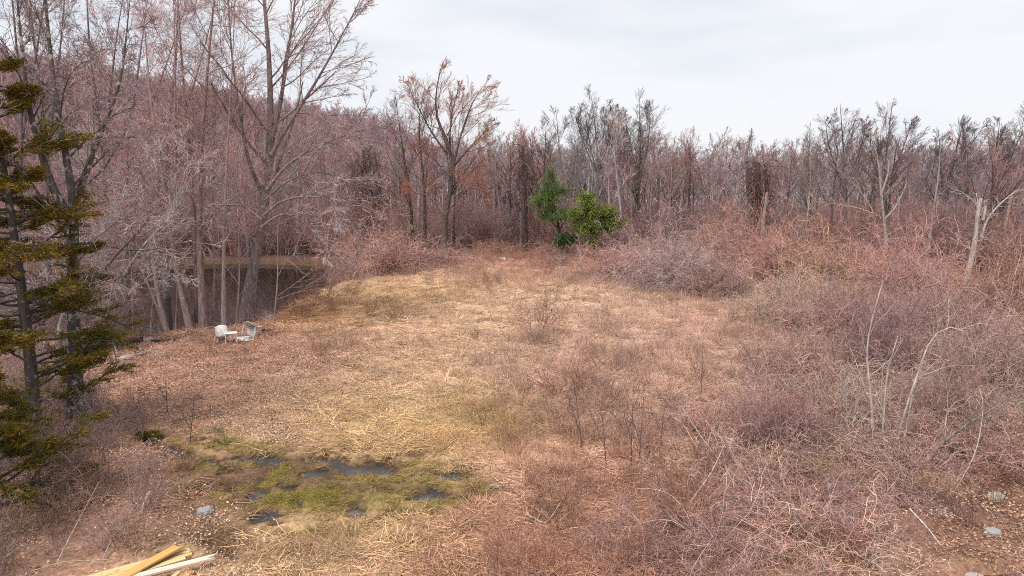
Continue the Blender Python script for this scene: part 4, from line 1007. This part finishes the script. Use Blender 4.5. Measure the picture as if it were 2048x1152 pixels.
# ---------------------------------------------------------------- saplings standing in the thickets
SP_SAP = [dict(n=8, t0=.25, t1=.98, ang=.75, ratio=.30, shape=.4, k=6, w=.14, trop=(0, 0, .02), rr=.4, rmin=.007),
          dict(n=6, t0=.2, ang=.65, ratio=.45, k=5, w=.16, trop=(0, 0, -.03), rr=.5, rmin=.005), dict(n=4, t0=.2, ang=.6, ratio=.5, k=4, w=.18, rr=.6, rmin=.004)]
SP_THIN = [dict(n=9, t0=.25, t1=.98, ang=.6, ratio=.32, shape=.4, k=5, w=.10, trop=(0, 0, .06), rr=.5, rmin=.005), dict(n=4, t0=.2, ang=.6, ratio=.4, k=4, w=.12, rr=.6, rmin=.004)]
YS_ = 17.0
SAPW = (.52, .44, .39)
hero_tree("sapling", "pale whitish sapling, tallest of the clump above the briars", [(YS_, [(1748, 905), (1742, 800), (1734, 710), (1744, 640), (1766, 562)], .046, .04)], SP_SAP, tw=(.44, .29, .285), bk=SAPW)
hero_tree("sapling", "straight pale green sapling in the middle of the clump", [(YS_ - .3, [(1764, 912), (1768, 820), (1776, 740), (1796, 672)], .042, .035)], SP_SAP, tw=(.44, .29, .27), bk=(.46, .42, .32))
hero_tree("sapling", "pale sapling arching over to the right and drooping", [(YS_ - .2, [(1785, 915), (1808, 830), (1838, 740), (1862, 680), (1895, 655), (1932, 665), (1952, 715)], .038, .025)], SP_SAP, tw=(.42, .28, .285), bk=SAPW)
hero_tree("sapling", "thin pale sapling at the right of the clump base", [(YS_ - .6, [(1800, 925), (1812, 860), (1825, 790), (1848, 720)], .04, .012)], SP_SAP, tw=(.42, .28, .27), bk=(.40, .33, .29))
hero_tree("sapling", "thin sapling with a snapped white top left of the clump", [(YS_ - .4, [(1695, 905), (1694, 830), (1691, 770), (1688, 735)], .026, .014)], SP_THIN, tw=(.42, .28, .27), bk=(.44, .36, .32), endcap=True)
hero_tree("sapling", "crooked sapling bending left above the dark bramble clump", [(YS_ - .8, [(1716, 915), (1706, 850), (1712, 795), (1690, 790), (1672, 830)], .022, .009)], SP_THIN, tw=(.42, .28, .27), bk=(.38, .31, .28))
hero_tree("leaning_trunk", "grey trunk leaning far right towards the frame edge", [(15.6, [(1852, 925), (1880, 890), (1940, 845), (2010, 800), (2050, 745)], .055, .03)], SP_SAP, tw=(.30, .21, .195), bk=(.22, .17, .15))
for px, py, tp, lean, lab in [(1165, 915, 760, -18, "small dark forked sapling standing at the edge of the mown meadow"), (1262, 945, 745, 6, "slim dark sapling rising from the dark briar hollow"),
                              (1278, 940, 765, 12, "thin dark sapling just right of the slim one"), (1402, 800, 690, 4, "dark wispy sapling in the tall straw grass"),
                              (1212, 940, 800, -10, "short wiry sapling between forked and slim saplings"), (1510, 770, 665, 8, "thin upright sapling deep in the straw coloured weeds"),
                              (1320, 905, 780, 14, "bent brown sapling right of the slim pair"), (335, 830, 740, -6, "spindly dark sapling in the leaf litter by the cedar"),
                              (380, 890, 790, 10, "wispy sapling above the mossy wet ground")]:
    Y = G(px, py)[1]
    hero_tree("sapling", lab, [(Y, [(px, py), (px + lean * .3, py * .6 + tp * .4), (px + lean, tp)], .018, .006), (Y, [(px + lean * .2, py * .7 + tp * .3), (px + lean * .2 - 16, py * .4 + tp * .6), (px - 30, py * .15 + tp * .85)], .011, .004)], SP_THIN, tw=(.17, .11, .10), bk=(.15, .105, .095), k=9)
hero_tree("dead_sapling", "bleached leafless sapling with bare forks before the evergreens", [(52, [(1160, 545), (1162, 520), (1160, 495), (1156, 468)], .05, .02), (52, [(1162, 520), (1172, 500), (1176, 478)], .03, .015)], SP_THIN, tw=(.45, .38, .36), bk=(.48, .40, .37), k=9)

# meadow shrublets
def shrublet(label, px, py, H, W, col, nc=16):
    g = G(px, py); me = cane_clump(nc, 1.0, .22, .5, k=6, n1=6, n2=3, droop=.02, r=.008, fine=.005).mesh("twigs", M_TWIG)
    o = empty("shrublet", (g[0], g[1], hz1(g[0], g[1])), label, "shrub", "small shrubs of the meadow", 0, (W / 1.3, W / 1.3, H / 1.3)); part("twigs", me, o, col)
for a in [("wiry straw coloured shrublet left of the meadow's middle", 645, 700, 1.0, 1.6, (.40, .27, .18)), ("small brown tufted shrublet in the middle of the meadow", 950, 695, .7, .5, (.24, .15, .07)),
          ("dark upright shrublet near the far end of the meadow", 975, 580, .8, .9, (.20, .13, .07)), ("rusty bare shrublet, widest in the middle of the meadow", 1070, 690, 1.6, 1.9, (.32, .16, .12)),
          ("brown stalky shrublet near the bleached sapling", 1095, 562, 1.4, .8, (.24, .14, .09)), ("russet shrublet on the pond side of the meadow", 800, 650, .9, 1.9, (.32, .16, .12)),
          ("low dark shrublet below the russet one", 740, 640, .8, .8, (.28, .17, .12)), ("pale feathery shrublet left of the yellow grass strip", 1135, 560, 1.0, 1.6, (.46, .35, .29)),
          ("greyish feathery shrub in front of the evergreen shrub", 1115, 535, 1.6, 2.4, (.42, .31, .28)), ("rusty shrublet on the slope beside the pond", 600, 640, 1.0, 2.2, (.36, .16, .09)),
          ("second rusty shrublet higher on the slope beside the pond", 655, 610, 1.0, 2.2, (.36, .17, .10)), ("rusty red weedy shrub at the thicket's left edge", 1130, 800, 1.2, 2.2, (.36, .17, .12)),
          ("tawny shrublet behind the forked sapling", 1190, 830, 1.0, 1.6, (.36, .21, .15)), ("dark stalked shrub in the near briars below the slim saplings", 1120, 1060, 1.0, 1.6, (.28, .15, .10))]:
    shrublet(*a)
def tussock(label, px, py, s, col):
    g = G(px, py); m = grass(260, .3, .6, .14, .9, .22, .005)
    o = bpy.data.objects.new("grass_tussock", m.mesh("grass_tussock", M_TWIG)); o.location = (g[0], g[1], hz1(g[0], g[1])); o.scale = (s,) * 3; o.color = (*col, 1)
    tag(link(o), label, "tussock", "grass tussocks")
for a in [("pale green tussock beside the wet channel at left", 452, 890, 1.0, (.40, .33, .12)), ("tawny tussock at the right end of the wet channel", 952, 985, 1.0, (.42, .28, .14)),
          ("straw tussock above the pale green one", 432, 868, .7, (.46, .33, .2)), ("brown tussock overhanging the muddy bend of the channel", 375, 940, 1.0, (.34, .20, .10)),
          ("dry tussock beside the muddy hollow", 360, 985, .9, (.42, .28, .17)), ("orange tussock at the edge of the leafy stones", 1870, 985, .9, (.42, .23, .07))]:
    tussock(*a)

# ---------------------------------------------------------------- stones, logs, branches
def rock(name, label, px, py, sx, sy, sz, col, rz=0, sink=.3, mat=None, group="stones"):
    import bmesh
    bm = bmesh.new(); bmesh.ops.create_icosphere(bm, subdivisions=4, radius=1)
    s = RNG.integers(1, 500)
    for v in bm.verts:
        p = v.co; n = float(fbm(np.array([p.x * 2 + p.z]), np.array([p.y * 2 - p.z]), 1.1, int(s), 3)[0]); q = round((n - .5) * 5) / 5
        v.co = p * (1 + .45 * (n - .5) + .25 * q)
        if v.co.z > .62: v.co.z = .62 + (v.co.z - .62) * .35
    me = bpy.data.meshes.new(name); bm.to_mesh(me); bm.free()
    for p in me.polygons: p.use_smooth = True
    me.materials.append(mat or M_ROCK)
    g = G(px, py); o = bpy.data.objects.new(name, me); o.location = (g[0], g[1], hz1(g[0], g[1]) + sz * (.5 - sink)); o.scale = (sx, sy, sz); o.rotation_euler = (.1, -.08, rz); o.color = (*col, 1)
    tag(link(o), label, "stone", group)
M_ROCK = mat_bark("stone", .35)
rock("boulder", "grey boulder half buried in brush beside the boggy ground", 410, 1026, .15, .13, .12, (.36, .35, .36), .4)
rock("boulder", "lichen grey boulder on fallen leaves near the frame corner", 1984, 1072, .16, .13, .12, (.36, .35, .33), .2)
rock("boulder", "pale flat stone beside the brook at the frame corner", 1948, 1138, .16, .11, .08, (.46, .38, .35), -.5)
rock("boulder", "mossy pale stone in the leaves under the curved canes", 1990, 1000, .20, .13, .08, (.42, .40, .28), .3)
rock("boulder", "small grey stone beside the orange tussock", 1895, 965, .16, .12, .1, (.36, .35, .36), .1)
rock("boulder", "white rounded boulder at the far end of the meadow", 1005, 522, .36, .30, .34, (.62, .60, .58), .3)
rock("boulder", "pale stone in the brush below the cedars", 118, 885, .25, .2, .16, (.42, .42, .42), .9)
rock("boulder", "small pinkish stone on the leaves near the maroon sheet", 250, 716, .30, .2, .12, (.48, .40, .39), .2)
rock("boulder", "grey stone on the bank between the two dark sheets", 293, 682, .28, .2, .16, (.34, .30, .29), .2)
rock("boulder", "small white stone at the water's edge beyond the white chairs", 541, 630, .16, .12, .1, (.6, .55, .52), .2)

def log(name, label, pts, Y, r0, r1, col, spec=None, group="dead wood on the ground", bark=None):
    W = []
    for (px, py, dz) in pts:
        g = G(px, py); W.append((g[0], g[1], hz1(g[0], g[1]) + dz))
    P, L = spline(W, 12); base = P[0].copy(); mb = MB(); tubes(mb, (P - base)[None], np.linspace(r0, r1, 12)[None], 8, cap=True)
    tubes(mb, (P - base)[None, ::-1][:, -2:], np.full((1, 2), r0), 8, cap=True)
    o = bpy.data.objects.new(name, mb.mesh(name, bark or M_BARK, True)); o.location = base; o.color = (*col, 1)
    if spec:
        cr = MB(); Q, R, LL = (P - base)[None], np.linspace(r0, r1, 12)[None], np.array([L])
        for s in spec:
            S, D, ln, r = kids(Q, R, LL, s['n'], .2, 1, s['ang'], s['ratio'], .5, rmin=s['rmin']); D[:, 2] = np.abs(D[:, 2]); Q, R, LL = grow(S, D, ln, r, 6, .14, (0, 0, .02), .3); tubes(cr, Q, R, 4)
    tag(link(o), label, "branch" if "branch" in name else "log", group)
    if spec: part("twigs", cr.mesh("twigs", M_TWIG), o, tuple(np.array(col) * 1.2))
SPL = [dict(n=7, ang=.8, ratio=.35, rmin=.02), dict(n=4, ang=.7, ratio=.4, rmin=.012)]
log("fallen_log", "long dark fallen log under the lavender bramble mound", [(1285, 572, .25), (1340, 578, .35), (1400, 590, .3), (1470, 606, .2)], 0, .16, .09, (.07, .05, .045), SPL)
log("fallen_log", "second dark log lying lower beside the yellow grass strip", [(1330, 588, .15), (1390, 598, .2), (1440, 612, .15)], 0, .11, .06, (.09, .065, .055), SPL)
log("fallen_branch", "pale forked branch leaning on the dark fallen logs", [(1345, 590, .1), (1380, 578, .9), (1418, 560, 1.5)], 0, .05, .015, (.36, .29, .27), SPL)
log("fallen_branch", "dark hooked branch in the hollow below the pink mound", [(1195, 530, .3), (1225, 528, .9), (1243, 512, 1.5)], 0, .06, .03, (.12, .085, .07), SPL)
log("fallen_branch", "white dead branch lying beside the bleached sapling", [(1150, 545, .1), (1175, 548, .12), (1190, 552, .08)], 0, .05, .03, (.56, .5, .46))
log("fallen_branch", "short pale log lying in the far meadow", [(1068, 549, .12), (1080, 550, .14), (1090, 551, .1)], 0, .07, .06, (.52, .45, .41))
log("fallen_branch", "grey branch lying on the leaves below the maroon sheet", [(205, 728, .05), (250, 722, .1), (300, 705, .06)], 0, .035, .02, (.32, .25, .23), SPL)
log("fallen_branch", "grey branch propped on the bank from the leaning lichen trunk", [(238, 715, .03), (220, 685, .4), (205, 668, .9)], 0, .035, .02, (.36, .30, .28))
log("fallen_branch", "bleached broken stick in the brush above the boulder", [(282, 1035, .08), (292, 1022, .22), (302, 1012, .3)], 0, .025, .014, (.56, .5, .46))
log("fallen_branch", "long dry stem lying towards the lumber pile", [(110, 1132, .05), (135, 1105, .25), (170, 1065, .5), (205, 1030, .75)], 0, .014, .006, (.42, .32, .22))
log("fallen_branch", "thin curved dry cane just behind the lumber pile", [(60, 1142, .05), (130, 1132, .15), (190, 1126, .12), (240, 1116, .05)], 0, .012, .006, (.44, .34, .24))
log("fallen_branch", "grey stick lying among brush above the lumber pile", [(205, 1118, .05), (235, 1075, .2), (270, 1040, .3)], 0, .016, .008, (.38, .3, .28))
log("fallen_branch", "long grey cane slanting down through the near briars", [(1360, 870, .7), (1400, 925, .6), (1450, 975, .4), (1530, 1040, .35)], 0, .022, .01, (.34, .25, .23))
log("fallen_branch", "pale cane slanting up through the near briars", [(1380, 1032, .2), (1420, 995, .5), (1445, 965, .8)], 0, .016, .008, (.46, .36, .33))
log("fallen_branch", "looping pale cane over the near middle briars", [(1010, 1100, .3), (1050, 1092, .5), (1090, 1108, .5), (1120, 1090, .7)], 0, .010, .006, (.46, .36, .32))
log("fallen_branch", "dead grey cane bundle in the briars near the brook", [(1815, 1068, .5), (1850, 1090, .35), (1880, 1112, .2)], 0, .016, .01, (.52, .45, .42))
log("fallen_branch", "curved pale cane arching over the mossy stone", [(1905, 1000, .1), (1945, 965, .7), (1955, 920, 1.3), (1945, 890, 1.5)], 0, .014, .007, (.44, .35, .28))

# ---------------------------------------------------------------- made things
def box(mb, c, half, R=None):
    V = np.array([[x, y, z] for x in (-1, 1) for y in (-1, 1) for z in (-1, 1)], float) * np.array(half)
    if R is not None: V = V @ np.array(R).T
    V = V + np.array(c)
    mb.add(V, [(0, 1, 3, 2), (4, 6, 7, 5), (0, 4, 5, 1), (2, 3, 7, 6), (0, 2, 6, 4), (1, 5, 7, 3)])
def bevel(o, w, seg=2):
    m = o.modifiers.new("bevel", 'BEVEL'); m.width = w; m.segments = seg; m.limit_method = 'ANGLE'
    return o
# lumber
M_LUM, nt, b = new_mat("sawn_lumber")
oi = N_(nt, "ShaderNodeObjectInfo"); tc = N_(nt, "ShaderNodeTexCoord"); mp = N_(nt, "ShaderNodeMapping"); mp.inputs["Scale"].default_value = (1.2, 26, 26)
nz = N_(nt, "ShaderNodeTexNoise", i_Scale=1.0, i_Detail=5.0); nt.links.new(tc.outputs["Object"], mp.inputs[0]); nt.links.new(mp.outputs[0], nz.inputs["Vector"])
mr = N_(nt, "ShaderNodeMapRange"); mr.inputs[1].default_value = .3; mr.inputs[2].default_value = .7; mr.inputs[3].default_value = .75; mr.inputs[4].default_value = 1.12
nt.links.new(nz.outputs["Fac"], mr.inputs[0]); vm = N_(nt, "ShaderNodeVectorMath", operation='SCALE'); nt.links.new(oi.outputs["Color"], vm.inputs[0]); nt.links.new(mr.outputs[0], vm.inputs["Scale"])
vo = N_(nt, "ShaderNodeTexVoronoi", i_Scale=1.0); mp2 = N_(nt, "ShaderNodeMapping"); mp2.inputs["Scale"].default_value = (2.2, 7, 3); nt.links.new(tc.outputs["Object"], mp2.inputs[0]); nt.links.new(mp2.outputs[0], vo.inputs["Vector"])
kr = N_(nt, "ShaderNodeMapRange"); kr.inputs[1].default_value = .04; kr.inputs[2].default_value = .12; kr.inputs[3].default_value = .55; kr.inputs[4].default_value = 0.0; nt.links.new(vo.outputs["Distance"], kr.inputs[0])
mx = N_(nt, "ShaderNodeMix", data_type='RGBA'); mx.inputs[7].default_value = (.20, .08, .03, 1); nt.links.new(kr.outputs[0], mx.inputs[0]); nt.links.new(vm.outputs[0], mx.inputs[6])
nt.links.new(mx.outputs[2], b.inputs["Base Color"]); b.inputs["Roughness"].default_value = .7
def board(label, p1, p2, z1, z2, w, th, col, notch=False, roll=0.0):
    """p1 the far end seen in the picture, p2 a point on its axis further down; the board runs on to its full length"""
    a = G(*p1, z=z1); c = G(*p2, z=z2); d = c - a; d /= np.linalg.norm(d); Lb = 2.6
    mb = MB()
    if not notch:
        box(mb, (Lb / 2, 0, 0), (Lb / 2, w / 2, th / 2))
    else:
        pts = [(0.0, w * .5), (.13, w * .12), (.02, -w * .18), (-.04, -w * .5), (Lb, -w * .5), (Lb, w * .5)]
        n = len(pts); V = [(x, y, -th / 2) for x, y in pts] + [(x, y, th / 2) for x, y in pts]
        me = bpy.data.meshes.new("lumber_board")
        me.from_pydata(V, [], [list(range(n))[::-1], list(range(n, 2 * n))] + [[i, (i + 1) % n, (i + 1) % n + n, i + n] for i in range(n)]); me.materials.append(M_LUM)
    o = bpy.data.objects.new("lumber_board", me if notch else mb.mesh("lumber_board", M_LUM))
    xa = Vector(d); ya = Vector((0, 0, 1)).cross(xa).normalized(); za = xa.cross(ya)
    M = Matrix((xa, ya, za)).transposed().to_4x4() @ Matrix.Rotation(roll, 4, 'X'); M.translation = Vector(a); o.matrix_world = M; o.color = (*col, 1)
    tag(bevel(link(o), .004), label, "board", "sawn boards of the lumber pile")
gz = hz1(*G(320, 1125)[:2])
board("orange tan board lying across the top of the lumber pile", (355, 1094), (246, 1154), gz + .26, gz + .17, .19, .04, (.64, .37, .13))
board("thin orange board edge showing just behind the top board", (366, 1093), (262, 1150), gz + .19, gz + .11, .10, .04, (.60, .34, .12), roll=.3)
board("long pale yellow board lowest at the back of the lumber pile", (380, 1101), (190, 1154), gz + .10, gz + .07, .19, .04, (.70, .50, .24))
board("narrow yellow board beside the long pale one", (384, 1108), (250, 1146), gz + .14, gz + .11, .09, .04, (.68, .47, .22))
board("pale yellow board ending short under the pinkish board", (371, 1116), (262, 1148), gz + .15, gz + .12, .12, .04, (.72, .53, .28))
board("pinkish white board with a split notched end in front", (430, 1113), (275, 1152), gz + .20, gz + .15, .14, .04, (.76, .58, .47), notch=True)
board("orange board end poking out lowest beneath the pinkish board", (386, 1143), (320, 1172), gz + .06, gz + .05, .13, .04, (.60, .33, .13))
board("short yellow board end under the pinkish board", (358, 1144), (330, 1168), gz + .10, gz + .07, .08, .04, (.70, .50, .27))

# white plastic furniture
M_PLAS = mat_plain("white_plastic", (.74, .72, .70), .5, .72, 1.06, 5.0, .35)
def sheetgrid(nu, nv, f, th):
    """a curved panel with thickness th from f(u,v) -> (x,y,z)"""
    mb = MB(); U, Vv = np.meshgrid(np.linspace(0, 1, nu), np.linspace(0, 1, nv), indexing='ij')
    P = np.stack(f(U, Vv), -1); n = norm(np.cross(np.gradient(P, axis=0), np.gradient(P, axis=1)))
    A, B = P + n * th / 2, P - n * th / 2; i = np.arange(nu * nv).reshape(nu, nv); m = nu * nv
    q = np.stack([i[:-1, :-1], i[1:, :-1], i[1:, 1:], i[:-1, 1:]], -1).reshape(-1, 4); Q = [q, q[:, ::-1] + m]
    for e in (i[0], i[-1][::-1], i[:, 0][::-1], i[:, -1]):
        Q.append(np.stack([e[:-1], e[1:], e[1:] + m, e[:-1] + m], -1))
    mb.add(np.concatenate([A.reshape(-1, 3), B.reshape(-1, 3)]), np.concatenate(Q)); return mb
def plastic_chair(label, px, py, rot, dz, sh=.42):
    g = G(px, py); o = empty("plastic_chair", (g[0], g[1], hz1(g[0], g[1]) + dz), label, "chair", "white plastic garden furniture"); o.rotation_euler = rot
    part("seat", sheetgrid(8, 8, lambda u, v: ((u - .5) * .46, (v - .5) * .46, sh - .03 * np.cos((u - .5) * 3) * 1 + .02 * v), .012).mesh("seat", M_PLAS, True), o)
    part("backrest", sheetgrid(10, 10, lambda u, v: ((u - .5) * (.54 - .07 * v), .23 + .14 * v - .10 * (2 * u - 1) ** 2, sh - .04 + .48 * v - .03 * (2 * u - 1) ** 2 * v), .014).mesh("backrest", M_PLAS, True), o)
    for s in (-1, 1):
        mb = MB(); P, L = spline([(s * .26, .20, sh + .26), (s * .30, .02, sh + .24), (s * .30, -.20, sh + .22), (s * .28, -.25, sh + .16), (s * .27, -.25, sh * .6), (s * .29, -.27, 0)], 14)
        tubes(mb, P[None], np.full((1, 14), .026), 6, cap=True); part("armrest", mb.mesh("armrest", M_PLAS, True), o)
        mb = MB(); P, L = spline([(s * .24, .20, sh + .06), (s * .26, .26, sh * .5), (s * .28, .31, 0)], 6)
        tubes(mb, P[None], np.linspace(.034, .026, 6)[None], 6, cap=True); part("leg", mb.mesh("leg", M_PLAS, True), o)
plastic_chair("white plastic chair tipped forward with its back showing", 446, 690, (math.radians(34), math.radians(5), math.radians(192)), .0, .24)
plastic_chair("white plastic chair fallen on its back beside the white frame", 512, 672, (math.radians(72), math.radians(8), math.radians(-14)), .10, .30)
g = G(463, 690); o = empty("side_table", (g[0], g[1], hz1(g[0], g[1])), "small white plastic table standing behind the tipped chair", "table", "white plastic garden furniture", .4)
mb = MB(); box(mb, (0, 0, .46), (.25, .25, .015)); bevel(part("table_top", mb.mesh("table_top", M_PLAS), o), .012)
for sx in (-1, 1):
    for sy in (-1, 1):
        mb = MB(); tubes(mb, np.array([[(sx * .2, sy * .2, .45), (sx * .22, sy * .22, -.03)]]), np.array([[.03, .02]]), 6, cap=True); part("leg", mb.mesh("leg", M_PLAS, True), o)
g = G(490, 684); o = empty("white_frame", (g[0], g[1], hz1(g[0], g[1]) + .09), "flat white plastic frame lying beneath the fallen chair", "frame", "white plastic garden furniture", .3); o.rotation_euler = (.14, -.05, .3)
mb = MB(); box(mb, (-.08, 0, 0), (.24, .22, .008)); part("panel", mb.mesh("panel", M_PLAS), o)
for nm, c, h in (("rail", (0, -.24, .0), (.36, .022, .025)), ("rail", (0, .24, .0), (.36, .022, .025)), ("rail", (-.34, 0, 0), (.022, .218, .024)), ("rail", (.34, 0, 0), (.022, .218, .024))):
    mb = MB(); box(mb, c, h); bevel(part(nm, mb.mesh(nm, M_PLAS), o), .006)
log("metal_pole", "thin pale pole lying behind the fallen white chair", [(505, 680, .06), (525, 672, .12), (548, 667, .14)], 0, .018, .018, (.50, .42, .38))
log("metal_pole", "thin white pole sticking out left of the tipped chair", [(419, 676, .05), (432, 677, .08), (450, 678, .16)], 0, .016, .016, (.72, .68, .66))
M_RUST = mat_plain("maroon_paint", (.055, .02, .022), .6, .5, 1.5, 5.0, .3, .3, 8)
M_BLK = mat_plain("dark_debris", (.02, .017, .016), .7, .6, 1.4, 9.0, .3, .4, 6)
def slab(name, label, pa, pb, h, thick, mat, cap=None, lean=.15):
    a = G(*pa); c = G(*pb); a[2] = hz1(*a[:2]); c[2] = hz1(*c[:2]); d = c - a; L = np.linalg.norm(d); n = 14
    mb = sheetgrid(n, 4, lambda u, v: (u * L, .03 * np.sin(u * 9) + v * h * lean, -.05 + v * (h + .03 * np.sin(u * 5 + 1))), thick)
    o = bpy.data.objects.new(name, mb.mesh(name, mat)); o.location = a; o.rotation_euler = (0, -math.asin(d[2] / L), math.atan2(d[1], d[0])); tag(link(o), label, "sheet", "old sheets on the bank")
slab("metal_sheet", "dark maroon weathered sheet standing low along the pond bank", (221, 694), (288, 686), .34, .03, M_RUST)
slab("metal_sheet", "shorter dark sheet lying further right along the bank", (303, 688), (352, 681), .16, .03, M_BLK, lean=.8)
slab("tarp_scrap", "crumpled black scrap behind the fallen white chair", (528, 673), (546, 669), .22, .05, M_BLK, lean=.7)
